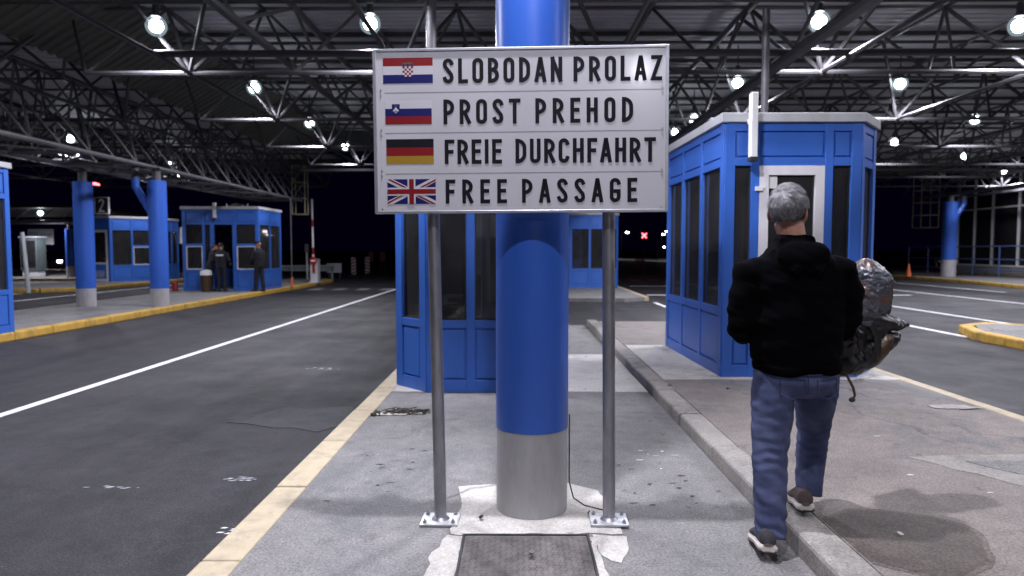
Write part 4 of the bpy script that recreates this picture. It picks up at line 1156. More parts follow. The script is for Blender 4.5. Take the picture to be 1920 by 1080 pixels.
# jacket with sleeves, hood and collar
def ringz(cx, cy, z, rx, ry, n=28, p=2.3):
    out = []
    for k in range(n):
        t = 2 * math.pi * k / n; c, s_ = math.cos(t), math.sin(t)
        out.append(W_(cx + rx * math.copysign(abs(c) ** (2 / p), c), cy + ry * math.copysign(abs(s_) ** (2 / p), s_), z))
    return out
mb = MB()
mb.loft([ringz(1.395, 3.41, .895, .205, .145), ringz(1.395, 3.41, .93, .214, .152), ringz(1.39, 3.41, 1.05, .225, .16), ringz(1.385, 3.41, 1.18, .235, .165), ringz(1.38, 3.405, 1.30, .24, .158),
         ringz(1.375, 3.40, 1.40, .232, .14), ringz(1.372, 3.40, 1.465, .185, .118), ringz(1.368, 3.40, 1.515, .118, .098), ringz(1.365, 3.40, 1.555, .086, .085), ringz(1.362, 3.40, 1.575, .078, .08)])
mb.limb([W_(1.215, 3.40, 1.41), W_(1.165, 3.398, 1.385), W_(1.128, 3.392, 1.27), W_(1.122, 3.405, 1.15), W_(1.15, 3.50, 1.085), W_(1.195, 3.60, 1.06), W_(1.238, 3.68, 1.05)], [.075, .088, .081, .074, .068, .060, .050], 18)
mb.limb([W_(1.54, 3.40, 1.41), W_(1.595, 3.398, 1.39), W_(1.632, 3.392, 1.27), W_(1.640, 3.405, 1.16), W_(1.665, 3.50, 1.10), W_(1.70, 3.60, 1.085), W_(1.73, 3.68, 1.078)], [.075, .088, .081, .074, .068, .060, .050], 18)
# hood lying on the back of the shoulders
mb.ell(W_(1.366, 3.285, 1.475), (.135, .052, .075), Matrix.Rotation(R(-16), 3, 'X'))
mb.limb([W_(1.25, 3.36, 1.50), W_(1.27, 3.30, 1.44), W_(1.33, 3.255, 1.40), W_(1.41, 3.255, 1.40), W_(1.47, 3.30, 1.44), W_(1.495, 3.36, 1.50)], [.026, .032, .03, .03, .032, .026], 10)
mb.limb([W_(1.29, 3.42, 1.545), W_(1.295, 3.35, 1.545), W_(1.365, 3.315, 1.55), W_(1.435, 3.35, 1.545), W_(1.44, 3.42, 1.545)], [.022, .026, .027, .026, .022], 10)
def jd(p):
    z = p.z
    f = noise.noise(Vector((p.x * 7, p.y * 7, z * 15))) * .009 + noise.noise(Vector((p.x * 3 + z * 5, p.y * 4, z * 9 - p.x * 6))) * .010
    f += (abs(noise.noise(Vector((p.x * 5 + 9, p.y * 5, z * 22 + p.x * 8)))) - .2) * .010
    if z < .935: f += .006
    return f
fuse('jacket', mb, M['jacket'], man, 0.009, 3, jd)
# jeans
mb = MB()
mb.loft([ringz(1.40, 3.415, 1.0, .175, .125), ringz(1.40, 3.415, .92, .198, .142), ringz(1.40, 3.415, .85, .205, .148), ringz(1.40, 3.42, .80, .19, .13), ringz(1.40, 3.42, .765, .12, .09)])
mb.limb([W_(1.295, 3.41, .88), W_(1.285, 3.405, .78), W_(1.28, 3.40, .66), W_(1.268, 3.385, .49), W_(1.26, 3.35, .32), W_(1.25, 3.31, .16), W_(1.247, 3.29, .085)], [.108, .108, .101, .086, .080, .074, .072], 20)
mb.limb([W_(1.505, 3.42, .88), W_(1.525, 3.47, .79), W_(1.555, 3.54, .70), W_(1.60, 3.65, .555), W_(1.583, 3.635, .40), W_(1.563, 3.60, .26), W_(1.555, 3.59, .195)], [.108, .108, .101, .086, .077, .070, .067], 20)
def dd(p):
    q_ = p + O
    k = noise.noise(Vector((q_.x * 6, q_.y * 6, q_.z * 16 + q_.x * 14))) * .0045 + noise.noise(Vector((q_.x * 14, q_.y * 14, q_.z * 34))) * .003
    for zc, a, sp in ((.50, .010, .10), (.14, .012, .08), (.27, .009, .07), (.74, .008, .06)):
        k += .25 * a * math.exp(-((q_.z - zc) / sp) ** 2) * math.sin(q_.z * 95 + 16 * noise.noise(q_ * 5) + q_.x * 30)
    return k
jn = fuse('jeans', mb, M['denim'], man, 0.008, 3, dd)
# seams and pockets of the jeans
mb = MB()
def back_y(x, z):       # y of the seat's back surface
    t = min(1, abs(x - 1.40) / .2); return 3.415 - .147 * (1 - t ** 2.3) ** (1 / 2.3) - .004
for pts in ([(1.40, .93), (1.40, .86), (1.405, .79)], [(1.24, .905), (1.40, .895), (1.56, .905)]):
    P2 = []
    for a, b in zip(pts[:-1], pts[1:]):
        for k in range(5): P2.append(W_(a[0] + (b[0] - a[0]) * k / 5, back_y(a[0] + (b[0] - a[0]) * k / 5, a[1]), a[1] + (b[1] - a[1]) * k / 5))
    mb.path(P2, .003, 5)
for s0 in (1.275, 1.445):
    pk = [(s0, .875), (s0, .80), (s0 + .055, .775), (s0 + .11, .80), (s0 + .11, .875), (s0, .875)]
    P2 = []
    for a, b in zip(pk[:-1], pk[1:]):
        for k in range(5):
            x = a[0] + (b[0] - a[0]) * k / 5; P2.append(W_(x, back_y(x, 0), a[1] + (b[1] - a[1]) * k / 5))
    mb.path(P2, .0026, 5)
mb.build('seam', M['denim_seam'], jn)
shoe(man, W_(1.200, 3.195, .055), W_(1.255, 3.495, .004), (0.05, .1, 1), M['shoe'], M['sole'], s=1.18)
shoe(man, W_(1.498, 3.475, .150), W_(1.565, 3.775, .106), (-.06, .1, 1), M['shoe_brown'], M['sole'], s=1.18)

# the bags he carries
def crumple(a, f1, f2):
    def fn(p):
        w = p + Vector((noise.noise(p * 7), noise.noise(p * 7 + Vector((5, 2, 1))), noise.noise(p * 7 + Vector((1, 8, 3))))) * .05
        return a * (.35 - abs(noise.noise(Vector((w.x * f1, w.y * f1, w.z * f1 * .45))))) * 1.6 + a * .55 * (.3 - abs(noise.noise(w * f2 + Vector((3, 1, 7))))) * 2
    return fn
pm = bpy.data.materials.new('clear_bag'); pm.use_nodes = True
N, L = nt(pm); b_ = N['Principled BSDF']
b_.inputs['Roughness'].default_value = 0.34; b_.inputs['Specular IOR Level'].default_value = 0.6; b_.inputs['Coat Weight'].default_value = 0.15; b_.inputs['Coat Roughness'].default_value = 0.08
tc_ = N.new('ShaderNodeTexCoord'); n_ = N.new('ShaderNodeTexNoise'); n_.inputs['Scale'].default_value = 5.5; n_.inputs['Detail'].default_value = 4; n_.inputs['Distortion'].default_value = .8
mp_ = N.new('ShaderNodeMapping'); mp_.inputs['Rotation'].default_value = (0, R(35), 0); mp_.inputs['Scale'].default_value = (.55, 1, 1.6)
L.new(tc_.outputs['Object'], mp_.inputs[0]); L.new(mp_.outputs[0], n_.inputs['Vector'])
cr_ = N.new('ShaderNodeValToRGB'); e_ = cr_.color_ramp.elements
e_[0].position = .30; e_[0].color = (.02, .05, .065, 1); e_[1].position = .75; e_[1].color = (.075, .085, .105, 1)
for p_, c_ in ((.42, (.035, .045, .06, 1)), (.54, (.06, .06, .075, 1)), (.655, (.12, .05, .022, 1)), (.67, (.05, .046, .05, 1))):
    e = cr_.color_ramp.elements.new(p_); e.color = c_
L.new(n_.outputs['Fac'], cr_.inputs[0]); L.new(cr_.outputs[0], b_.inputs['Base Color'])
n2_ = N.new('ShaderNodeTexNoise'); n2_.inputs['Scale'].default_value = 26; n2_.inputs['Distortion'].default_value = 1.5; L.new(tc_.outputs['Object'], n2_.inputs['Vector'])
bp_ = N.new('ShaderNodeBump'); bp_.inputs['Strength'].default_value = .35; bp_.inputs['Distance'].default_value = .012; L.new(n2_.outputs['Fac'], bp_.inputs['Height']); L.new(bp_.outputs[0], b_.inputs['Normal'])

def el_ring(c, rx, ry, n=20): return [Vector(c) + Vector((rx * math.cos(2 * math.pi * k / n), ry * math.sin(2 * math.pi * k / n), 0)) for k in range(n)]
mb = MB(); B0 = Vector((1.875, 3.64, 1.13))
mb.loft([el_ring(Vector(c) - B0, a, b) for c, a, b in (((1.895, 3.64, 1.13), .07, .06), ((1.885, 3.64, 1.18), .090, .08), ((1.885, 3.64, 1.26), .100, .085), ((1.885, 3.64, 1.335), .100, .085), ((1.868, 3.64, 1.39), .082, .07), ((1.850, 3.64, 1.425), .055, .05), ((1.838, 3.64, 1.45), .022, .02))])
mb.limb([Vector((1.89, 3.62, 1.33)) - B0, Vector((1.95, 3.60, 1.34)) - B0, Vector((1.985, 3.60, 1.325)) - B0], [.05, .035, .008], 10)
sb = fuse('plastic_bag', mb, pm, None, .0055, 2, crumple(.010, 17, 38), loc=B0)
tag(sb, 'crumpled silvery clear plastic bag held upright above the black bag', 'bag')
bb = empty('black_bag', (1.80, 3.64, .84), 'shiny black plastic bag with pointed corner under the walking man\'s right arm', 'bag')
def V_(x, y, z): return Vector((x - 1.80, y - 3.64, z - .84))
mb = MB()
mb.ell(V_(1.745, 3.64, 1.03), (.135, .115, .12)); mb.ell(V_(1.86, 3.64, 1.06), (.12, .10, .085))
mb.limb([V_(1.80, 3.62, 1.09), V_(1.92, 3.61, 1.115), V_(2.00, 3.60, 1.11), V_(2.065, 3.60, 1.105)], [(.1, .075), (.08, .055), (.05, .03), .006], 12)
mb.limb([V_(1.66, 3.62, .845), V_(1.75, 3.62, .895), V_(1.86, 3.62, .96), V_(1.96, 3.61, 1.02), V_(2.02, 3.60, 1.05)], [.025, .075, .085, .055, .008], 12)
fuse('sack', mb, M['bin_bag'], bb, .0065, 3, crumple(.012, 9, 24))
mb = MB(); mb.ell(V_(1.905, 3.57, .985), (.035, .045, .08), Matrix.Rotation(R(20), 3, 'Y')); mb.ell(V_(1.925, 3.575, 1.02), (.06, .035, .03), Matrix.Rotation(R(-25), 3, 'Y'))
fuse('brown_patch', mb, M['bag_brown'], bb, .008, 2, crumple(.010, 14, 30))
mb = MB(); pts = [V_(1.70, 3.53, .865), V_(1.72, 3.525, .83), V_(1.742, 3.52, .785), V_(1.752, 3.52, .745), V_(1.742, 3.52, .722)]
mb.limb(pts, [(.007, .004)] * 5, 8); mb.ell(V_(1.738, 3.52, .722), (.018, .008, .014)); mb.build('strap', M['bag_brown'], bb, smooth=True)
mb = MB(); mb.limb([V_(1.74, 3.52, 1.12), V_(1.82, 3.51, 1.12), V_(1.86, 3.52, 1.06), V_(1.87, 3.53, .96)], [(.018, .005)] * 4, 8); mb.build('handle', M['bin_bag'], bb, smooth=True)

# the officers at the far booth
def officer(x, y, z, rz, label, arms, cap=True, lean=0.0, stripe=False, legs=((-.10, 0), (.10, 0)), sc=1.0):
    root = empty('person', (x, y, z), label, 'person', 'officers at the far booth', rz); root.scale = (sc, sc, sc)
    mb = MB(); hc = Vector((0, .03 + lean, 1.635))
    q, Rm = head_shapes(mb, hc, 0)
    mb.limb([(0, lean * .8, 1.42), (0, lean + .01, 1.58)], [.058, .055], 12)
    mb.limb([(0, 0, .9), (0, lean * .6, 1.2), (0, lean * .8, 1.42)], [.12, .12, .1], 12)
    for sx, a in zip((-1, 1), arms):
        P = [Vector((sx * .19, lean * .75, 1.40))] + [Vector(p) for p in a]
        mb.limb(P, [.045, .04, .026], 10)
        d = (P[-1] - P[-2]).normalized(); hand_shapes(mb, P[-1], d, (0, .3, 1) if abs(d.z) < .8 else (sx * 1, .2, 0), -sx, .7)
    for sx, (dx, dy) in zip((-1, 1), legs): mb.limb([(sx * .09, 0, .9), (dx, dy * .5 + .02, .48), (dx, dy, .06)], [.07, .05, .035], 10)
    fuse('body', mb, M['skin'], root, .011, 3)
    mb = MB()
    mb.loft([[Vector((rx * math.cos(t), cy + ry * math.sin(t), zz)) for t in [2 * math.pi * k / 20 for k in range(20)]] for cy, zz, rx, ry in ((0, .86, .18, .13), (0, 1.0, .185, .13), (lean * .6, 1.2, .2, .14), (lean * .75, 1.38, .215, .13), (lean * .8, 1.46, .14, .1), (lean * .85, 1.52, .075, .075))])
    for sx, a in zip((-1, 1), arms):
        P = [Vector((sx * .19, lean * .75, 1.40))] + [Vector(p) for p in a]
        mb.limb([P[0], P[1], P[1].lerp(P[2], .9)], [.075, .064, .05], 12)
    fuse('uniform_jacket', mb, M['uniform'], root, .014, 3, lambda p: .006 * noise.noise(Vector((p.x * 8, p.y * 8, p.z * 15))))
    mb = MB(); mb.limb([(0, 0, .95), (0, 0, .84)], [(.17, .12), (.165, .12)], 14)
    for sx, (dx, dy) in zip((-1, 1), legs): mb.limb([(sx * .085, 0, .88), (dx, dy * .5 + .015, .48), (dx, dy, .09)], [.095, .075, .066], 12)
    fuse('trousers', mb, M['uniform'], root, .014, 3, lambda p: .005 * noise.noise(Vector((p.x * 8, p.y * 8, p.z * 18))))
    for dx, dy in legs: shoe(root, (dx, dy - .08, .005), (dx * 1.2, dy + .19, .005), (0, 0, 1), M['rubber'], M['rubber'], 'boot')
    mb = MB()
    if cap:
        mb.lathe([(.088, .035), (.090, .06), (.098, .10), (.085, .125), (.03, .135)], hc, 20); mb.limb([hc + Vector((0, .06, .05)), hc + Vector((0, .15, .03))], [(.07, .012), (.045, .005)], 12); mb.build('cap', M['uniform'], root, smooth=True)
    else:
        mb.ell(hc + Vector((0, -.022, .045)), (.083, .098, .092)); mb.build('hair', M['hair_dark'], root, smooth=True)
    if stripe:
        mb = MB(); mb.box(-.13, .13, -.146 + lean * .7, -.136 + lean * .7, 1.285, 1.345); mb.build('back_strip', M['white'], root)
    else:
        mb = MB(); mb.box(-.10, -.04, .128 + lean * .7, .140 + lean * .7, 1.30, 1.335); mb.build('badge', M['white'], root)
    return root
officer(-10.38, 23.85, .03, R(4), 'officer seen from behind in the booth doorway, pale strip across dark jacket', [[(-.27, .03, 1.14), (-.22, .22, 1.02)], [(.27, .02, 1.14), (.24, .20, 1.05)]], cap=False, stripe=True, sc=.97)
officer(-10.86, 24.05, .03, R(-60), 'dark officer bending behind the white bin left of the doorway', [[(-.22, .16, 1.16), (-.12, .38, 1.10)], [(.24, .1, 1.14), (.18, .34, 1.12)]], cap=False, lean=.14, sc=.95)
officer(-9.10, 24.0, .03, R(62), 'officer in dark cap leaning at the corner of the booth, facing left', [[(-.24, .06, 1.14), (-.10, .24, 1.16)], [(.24, .05, 1.14), (.08, .26, 1.20)]], legs=((-.09, .10), (.10, -.08)))

# ---------------------------------------------------------------- small things near the booths
t = empty('waste_bin', (-10.86, 23.72, .03), 'white topped round waste bin at the far booth doorway', 'bin')
mb = MB(); mb.lathe([(.15, 0), (.17, .1), (.185, .58)], n=20); mb.build('drum', M['bag_brown'], t, smooth=True)
mb = MB(); mb.lathe([(.195, .58), (.195, .68), (.17, .74), (.05, .77)], n=20); mb.build('lid', M['white'], t, smooth=True)
t = empty('bollard', (-12.15, 24.1, -.10), 'low dark red post at the left foot of the officers\' booth', 'bollard')
mb = MB(); mb.lathe([(.10, 0), (.10, .42), (.08, .48), (.02, .5)], n=16); mb.build('post', M['red'], t, smooth=True)
mb = MB(); mb.lathe([(.14, -.02), (.14, .02), (.105, .03)], n=16); mb.build('base', M['rubber'], t)
t = empty('pole', (-8.93, 26.95, .03), 'thin dark pole just right of the officers\' booth', 'pole')
mb = MB(); mb.tube((0, 0, 0), (0, 0, 3.5), .022, 8); mb.build('shaft', M['steel'], t)
mb = MB(); mb.lathe([(.05, .01), (.05, .35), (.03, .36)], n=10); mb.build('sleeve', M['orange'], t)
# raised barrier
def barrier(loc, rz, label, ang, L, disc=True):
    t = empty('boom_barrier', loc, label, 'barrier', rz=rz)
    mb = MB(); mb.box(-.16, .16, -.2, .2, 0, 1.0); mb.box(-.18, .18, -.22, .22, 1.0, 1.04); mb.box(-.2, .2, -.24, .24, -.01, .05); mb.build('housing', M['panel_grey'], t, bevel=.01)
    d = Vector((math.cos(ang), 0, math.sin(ang))); n = 9; p0 = Vector((0, -.24, .95))
    mb = MB(); s = Vector((-d.z, 0, d.x)) * .032
    for k in range(n):
        a = p0 + d * (L * k / n); b = p0 + d * (L * (k + 1) / n)
        mb.obox(a - s + Vector((0, -.025, 0)), b - a, (0, .05, 0), s * 2 if d.x >= 0 else s * 2, 0 if k % 4 != 1 else 1)
    mb.obox(p0 - d * .5 - s * 1.6 + Vector((0, -.03, 0)), d * .5, (0, .06, 0), s * 3.2, 1)
    mb.build('boom', [M['white'], M['red']], t)
    if disc:
        mb = MB(); mb.tube((0, -.275, .98), (0, -.30, .98), .17, 24); sg = mb.build('disc_sign', M['red'], t)
        mb = MB(); mb.box(-.10, .10, -.304, -.301, .95, 1.01); mb.build('bar', M['white'], sg)
barrier((-9.05, 30.5, .03), 0, 'raised red and white boom barrier standing upright beside the officers\' booth', R(90.5), 2.75)
barrier((9.2, 35.5, -.12), R(180), 'lowered red and white boom barrier across the far lane', R(2.5), 4.6, False)
# striped marker boards
def marker(x, y, label, flip):
    t = empty('marker_board', (x, y, -.12), label, 'marker board', 'striped marker boards on the far road')
    mb = MB(); mb.box(-.28, .28, -.15, .15, 0, .10); mb.build('base', M['rubber'], t, bevel=.02)
    mb = MB(); mb.box(-.14, .14, -.012, .012, .14, 1.15); bo = mb.build('board', M['white'], t); 
    mb = MB()
    for k in range(5):
        z0 = .16 + k * .2; p = clip([(-.2, z0 - .06), (.2, z0 + .12), (.2, z0 + .22), (-.2, z0 + .04)], -.135, .135, .145, 1.145)
        if p:
            p = [(-u if flip else u, v) for u, v in p]
            a = sum(p[i - 1][0] * p[i][1] - p[i][0] * p[i - 1][1] for i in range(len(p)))
            if a < 0: p = p[::-1]
            mb.add([(u, -.0135, v) for u, v in p], [tuple(range(len(p)))])
    mb.build('stripes', M['red'], bo)
    mb = MB(); mb.tube((0, 0, .09), (0, 0, .16), .03, 10); mb.build('post', M['steel'], t)
marker(-9.85, 41.0, 'left one of two red and white striped marker boards', False)
marker(-9.35, 42.5, 'right one of two red and white striped marker boards, closer to the sign', True)
for x, lb in ((-10.0, 'red board on short legs behind the left striped marker'), (-9.2, 'red board on short legs behind the right striped marker')):
    t = empty('warning_board', (x + .12, 46.0, -.12), lb, 'warning board', 'red boards on the far road')
    mb = MB(); mb.box(-.16, .16, -.02, .02, .85, 1.45); mb.build('board', M['red'], t)
    for s in (-.12, .12): mb = MB(); mb.tube((s, .03, 0), (s, .03, 1.4), .02, 6); mb.build('leg', M['steel'], t)
# guard rail, posts and panels beyond the left booth
t = empty('guard_rail', (-11.0, 34.9, -.12), 'grey green steel guard rail beyond the officers\' booth', 'guard rail')
mb = MB(); pr = [(0, .50), (-.03, .54), (-.03, .60), (.02, .64), (.02, .68), (-.03, .72), (-.03, .78), (0, .82)]
mb.add([(-3.0, y, z) for y, z in pr] + [(1.6, y, z) for y, z in pr] + [(-3.0, y + .006, z) for y, z in pr] + [(1.6, y + .006, z) for y, z in pr], [(i, 8 + i, 9 + i, i + 1) for i in range(7)] + [(16 + i, 17 + i, 25 + i, 24 + i) for i in range(7)]); mb.build('rail', M['guard'], t)
for x in (-2.8, -1.2, .4, 1.5):
    mb = MB(); mb.box(x - .05, x + .05, .02, .12, 0, .8); mb.build('post', M['guard'], t)
t = empty('sign_post', (-10.55, 34.2, .03), 'slim grey post standing behind the raised barrier', 'post')
mb = MB(); mb.tube((0, 0, 0), (0, 0, 1.35), .04, 10); mb.build('shaft', M['panel_grey'], t)
mb = MB(); mb.box(-.09, .09, -.06, .06, 1.35, 1.75); mb.build('head', M['fascia'], t, bevel=.01)
t = empty('grey_board', (-10.35, 38.5, -.12), 'pale grey low panel on legs right of the raised barrier', 'panel')
mb = MB(); mb.box(-.42, .42, -.03, .03, .32, .85); mb.build('panel', M['panel_grey'], t, bevel=.01)
for s in (-.3, .3): mb = MB(); mb.tube((s, .06, 0), (s, .06, .8), .03, 8); mb.build('leg', M['steel'], t)
def board(x, y, z0, label, w, zb, zt, cells, base=0.0):
    t = empty('notice_board', (x, y, z0), label, 'notice board', 'white boards on posts at the far left')
    mb = MB(); mb.box(-w / 2, w / 2, -.03, .03, zb, zt); bo = mb.build('panel', M['white'], t, bevel=.008)
    mb = MB(); mb.tube((0, .06, 0), (0, .06, zt - .05), .045, 10); mb.build('post', M['steel'], t)
    mb = MB()
    for (u0, u1, v0, v1) in cells: mb.box(u0 * w, u1 * w, -.034, -.0305, zb + (zt - zb) * v0, zb + (zt - zb) * v1)
    mb.build('field', M['panel_grey'], bo)
board(-28.0, 40.0, 0.0, 'tall pair of white boards on one post beyond the cut off booth', 1.5, 1.80, 2.70, [(-.06, -.04, .0, 1.0), (.02, .46, .62, .68), (-.45, -.1, .2, .8)])
board(-17.3, 35.2, .03, 'white board on a post between two blue booths on the left', 1.0, 1.78, 2.62, [(-.02, .0, 0, 1), (.05, .45, .48, .52), (-.45, -.06, .1, .9)])
t = empty('kiosk', (-27.2, 38.2, -.10), 'tall grey green glass cabinet at the far left under white boards', 'cabinet')
mb = MB(); mb.box(-.46, .46, -.4, .4, .45, 2.25); mb.build('cabinet', M['guard'], t, bevel=.02)
mb = MB(); mb.box(-.40, .40, -.41, -.402, .6, 2.1); mb.build('window', M['glass_dark'], t)
mb = MB(); mb.box(-.4, .4, -.34, .34, 0, .45); mb.build('plinth', M['white'], t)
mb = MB(); mb.box(-.5, .5, -.45, .45, 2.25, 2.33); mb.build('roof', M['panel_grey'], t, bevel=.02)
t = empty('leaning_post', (-17.95, 24.9, -.12), 'pale leaning post on the far left lane edge', 'post')
mb = MB(); mb.tube((0, 0, 0), (-.16, 0, 2.25), .07, 12); mb.build('shaft', M['panel_grey'], t, smooth=True)
mb = MB(); mb.lathe([(.18, -.005), (.18, .03), (.08, .04)], n=14); mb.build('base', M['steel'], t)
t = empty('low_canopy', (-28.5, 40.0, 0), 'low flat canopy edge with lit beam at the far left, over the white boards', 'canopy')
mb = MB(); mb.box(-6, 5, -4.2, 6, 3.7, 3.85); mb.build('roof', M['fascia'], t)
for z, y in ((3.02, -4.0), (2.95, -2.2)): mb = MB(); mb.tube((-6, y, z), (5, y, z), .05, 8); mb.build('beam', M['steel'], t)
mb = MB()
for k in range(9): mb.tube((-5.6 + k * 1.25, -4.0, 3.02), (-5.0 + k * 1.25, -3.6, 3.7), .025, 6)
mb.build('lattice', M['steel'], t)
# lane number sign on the far left booth
t = empty('lane_sign', (-19.15, 31.5, 3.03), 'small square lane sign reading 2 above the far left booth', 'sign')
mb = MB(); mb.box(-.30, .30, -.05, .05, .14, .86); mb.build('box', M['dark'], t)
mb = MB()
for (a, b, c, d) in ((-.32, .32, .12, .15), (-.32, .32, .85, .88), (-.32, -.29, .15, .85), (.29, .32, .15, .85)): mb.box(a, b, -.06, .06, c, d)
mb.build('frame', M['white'], t)
mb = MB(); k_ = .52
for st in GL['2'][1]:
    for qd in ribbon(st, .13): mb.add([(-.10 + p.x * k_, -.0525, .24 + p.y * k_) for p in qd], [(0, 1, 2, 3)])
mb.build('numeral', M['white'], t)
mb = MB(); mb.tube((-.2, 0, 0), (-.2, 0, .13), .025, 8); mb.tube((.2, 0, 0), (.2, 0, .13), .025, 8); mb.build('bracket', M['steel'], t)
# cone, ladders, railing and glass building at the right
t = empty('traffic_cone', (21.0, 36.8, .03), 'small orange traffic cone on the far right kerb', 'traffic cone')
mb = MB(); mb.lathe([(.15, .03), (.10, .30)], n=20); mb.lathe([(.075, .44), (.03, .70), (.02, .71)], n=20); mb.build('cone', M['orange'], t, smooth=True)
mb = MB(); mb.lathe([(.1005, .30), (.0755, .44)], n=20); mb.build('band', M['orange'], t, smooth=True)
mb = MB(); mb.box(-.2, .2, -.2, .2, 0, .035); mb.build('base', M['rubber'], t, bevel=.008)
def ladder(x, y, z0, z1, w, label):
    t = empty('access_ladder', (x, y, z0), label, 'ladder', 'ladder cages hanging from the canopy')
    mb = MB(); h = z1 - z0
    for px, py in ((-w / 2, 0), (w / 2, 0), (-w / 2, w * .8), (w / 2, w * .8)): mb.tube((px, py, 0), (px, py, h), .028, 8)
    mb.build('rails', M['ladder'], t)
    n = max(3, int(h / .62))
    mb = MB()
    for k in range(n + 1):
        z = h * k / n
        mb.tube((-w / 2, 0, z), (w / 2, 0, z), .022, 6); mb.tube((-w / 2, w * .8, z), (w / 2, w * .8, z), .018, 6)
        for s in (-1, 1): mb.tube((s * w / 2, 0, z), (s * w / 2, w * .8, z), .018, 6)
        if k > n - 3 and k < n: mb.tube((-w / 2, 0, z), (w / 2, 0, h * (k + 1) / n), .018, 6)
    mb.build('rungs', M['ladder'], t)
ladder(23.35, 39.0, 2.75, 6.3, 1.0, 'pale yellow ladder cage hanging beside the far right column')
ladder(-9.55, 29.9, 3.05, 5.15, .55, 'small ladder cage at the end of the left girder')
t = empty('glass_building', (26.4, 33.0, .03), 'dark glass fronted building at the right edge behind railings', 'building')
mb = MB(); mb.box(.02, 8, -11, 8.5, 0, .55); mb.build('plinth', M['kerb_stone'], t)
mb = MB(); mb.box(.55, 8, -10.8, 8.3, .56, 5.6); mb.build('wall', M['interior'], t)
mb = MB(); mb.box(-.25, 8.2, -11.2, 8.7, 5.6, 5.9); mb.build('roof', M['rim'], t)
ym = [-11, -9.1, -7.0, -4.9, -2.8, -.7, 1.5, 3.4, 5.4, 6.9, 8.4]
for a, b in zip(ym[:-1], ym[1:]):
    for z0, z1 in ((.60, 3.75), (3.82, 5.55)):
        if b <= -4.0 and z0 < 1:
            mb = MB(); mb.box(.10, .16, a + .06, b - .06, z0, z1); mb.build('panel', M['panel_grey'], t)
        else:
            mb = MB(); mb.box(.12, .14, a + .04, b - .04, z0, z1); mb.build('window', M['glass'], t)
mb = MB()
for y in ym: mb.box(.04, .18, y - .05, y + .05, .56, 5.6)
for z in (.58, 3.785, 5.58): mb.box(.045, .175, -11, 8.4, z - .04, z + .04)
mb.build('mullions', M['white'], t)
t = empty('railing', (25.6, 36.0, .03), 'blue grey tube railing in front of the glass building', 'railing')
for z in (.38, .95, 1.65):
    mb = MB(); mb.tube((0, -10, z), (0, 9, z), .035, 8); mb.build('rail', M['rail_blue'], t)
for k in range(10):
    y = -10 + k * 2.1
    mb = MB(); mb.tube((0, y, 0), (0, y, 1.65), .04, 8); mb.build('post', M['rail_blue'], t)
# parked cars far off, one showing its tail, one its headlight
def car(loc, rz, label, tail):
    t = empty('parked_car', loc, label, 'car', 'dark cars parked beyond the crossing', rz)
    side = [(-2.1, .35), (-2.12, .75), (-1.9, .92), (-1.25, .98), (-.65, 1.42), (.75, 1.44), (1.45, 1.0), (1.95, .95), (2.1, .8), (2.1, .35)]
    mb = MB(); rings = []
    for y, s in ((-.84, .90), (-.80, .97), (-.5, 1.0), (.5, 1.0), (.80, .97), (.84, .90)): rings.append([Vector((x * (1 if s > .95 else .985), y, .35 + (z - .35) * s)) for x, z in side])
    mb.loft(rings); mb.build('body', M['car_paint'], t, smooth=True)
    mb = MB()
    for s in (-1, 1):
        y = s * .848; p = [(-1.1, y, .98), (-.62, y * .97, 1.32), (.70, y * .97, 1.34), (1.28, y, 1.0)]; mb.add(p, [(0, 1, 2, 3)])
    mb.build('side_window', M['glass_dark'], t)
    for wx in (-1.3, 1.32):
        for s in (-1, 1):
            mb = MB(); mb.tube((wx, s * .70, .33), (wx, s * .87, .33), .33, 24); w = mb.build('wheel', M['rubber'], t); mb = MB(); mb.tube((wx, s * .865, .33), (wx, s * .885, .33), .2, 16); mb.build('rim', M['alu'], w)
    for s in (-.6, .6):
        mb = MB(); mb.box(-2.14, -2.10, s - .16, s + .16, .68, .82); mb.build('tail_light', M['red_glow'] if tail else M['red'], t)
        mb = MB(); mb.box(2.08, 2.13, s - .16, s + .16, .62, .76); mb.build('headlight', M['glass'] if tail else M['car_glow'], t)
car((33.2, 52.0, .0), R(75), 'dark parked car with red tail light beside the far right column', True)
car((-37.5, 55.0, -.12), R(-62), 'dark car with lit headlight far off at the left', False)
# lane signal with a red cross, street lamps
t = empty('lane_signal', (8.5, 46.0, -.12), 'far lane signal showing a lit red cross on a dark post', 'lane signal')
mb = MB(); mb.tube((0, 0, 0), (0, 0, 2.2), .06, 10); mb.build('post', M['fascia'], t)
mb = MB(); mb.box(-.36, .36, -.06, .10, 2.2, 2.92); mb.build('box', M['dark'], t, bevel=.02)
mb = MB()
for s in (1, -1):
    for qd in ribbon([(-.13, 2.56 - s * .13), (.13, 2.56 + s * .13)], .07): mb.add([(p.x, -.062 - .0005 * s, p.y) for p in qd], [(0, 1, 2, 3)])
mb.build('cross', M['red_glow'], t)
def street_lamp(x, y, h, label, m='far_glow', s=1.0):
    t = empty('street_lamp', (x, y, -.13), label, 'street lamp', 'street lamps far off in the dark')
    mb = MB(); mb.tube((0, 0, 0), (0, 0, h), .09, 8, .05); mb.tube((0, 0, h), (.8, 0, h + .2), .045, 6); mb.build('pole', M['fascia'], t)
    mb = MB(); mb.box(.6, 1.3, -.16, .16, h + .16, h + .30); mb.build('head', M['fascia'], t, bevel=.02)
    mb = MB(); mb.ell((.98, 0, h + .14), (.26 * s, .2 * s, .12 * s), nu=12, nv=8); mb.build('lens', M[m], t, smooth=True)
street_lamp(18.2, 120, 4.5, 'warm white street lamp far off, left of the red cross signal')
street_lamp(25.0, 122, 4.2, 'far street lamp right of the red cross, the lower of a close pair', s=.8)
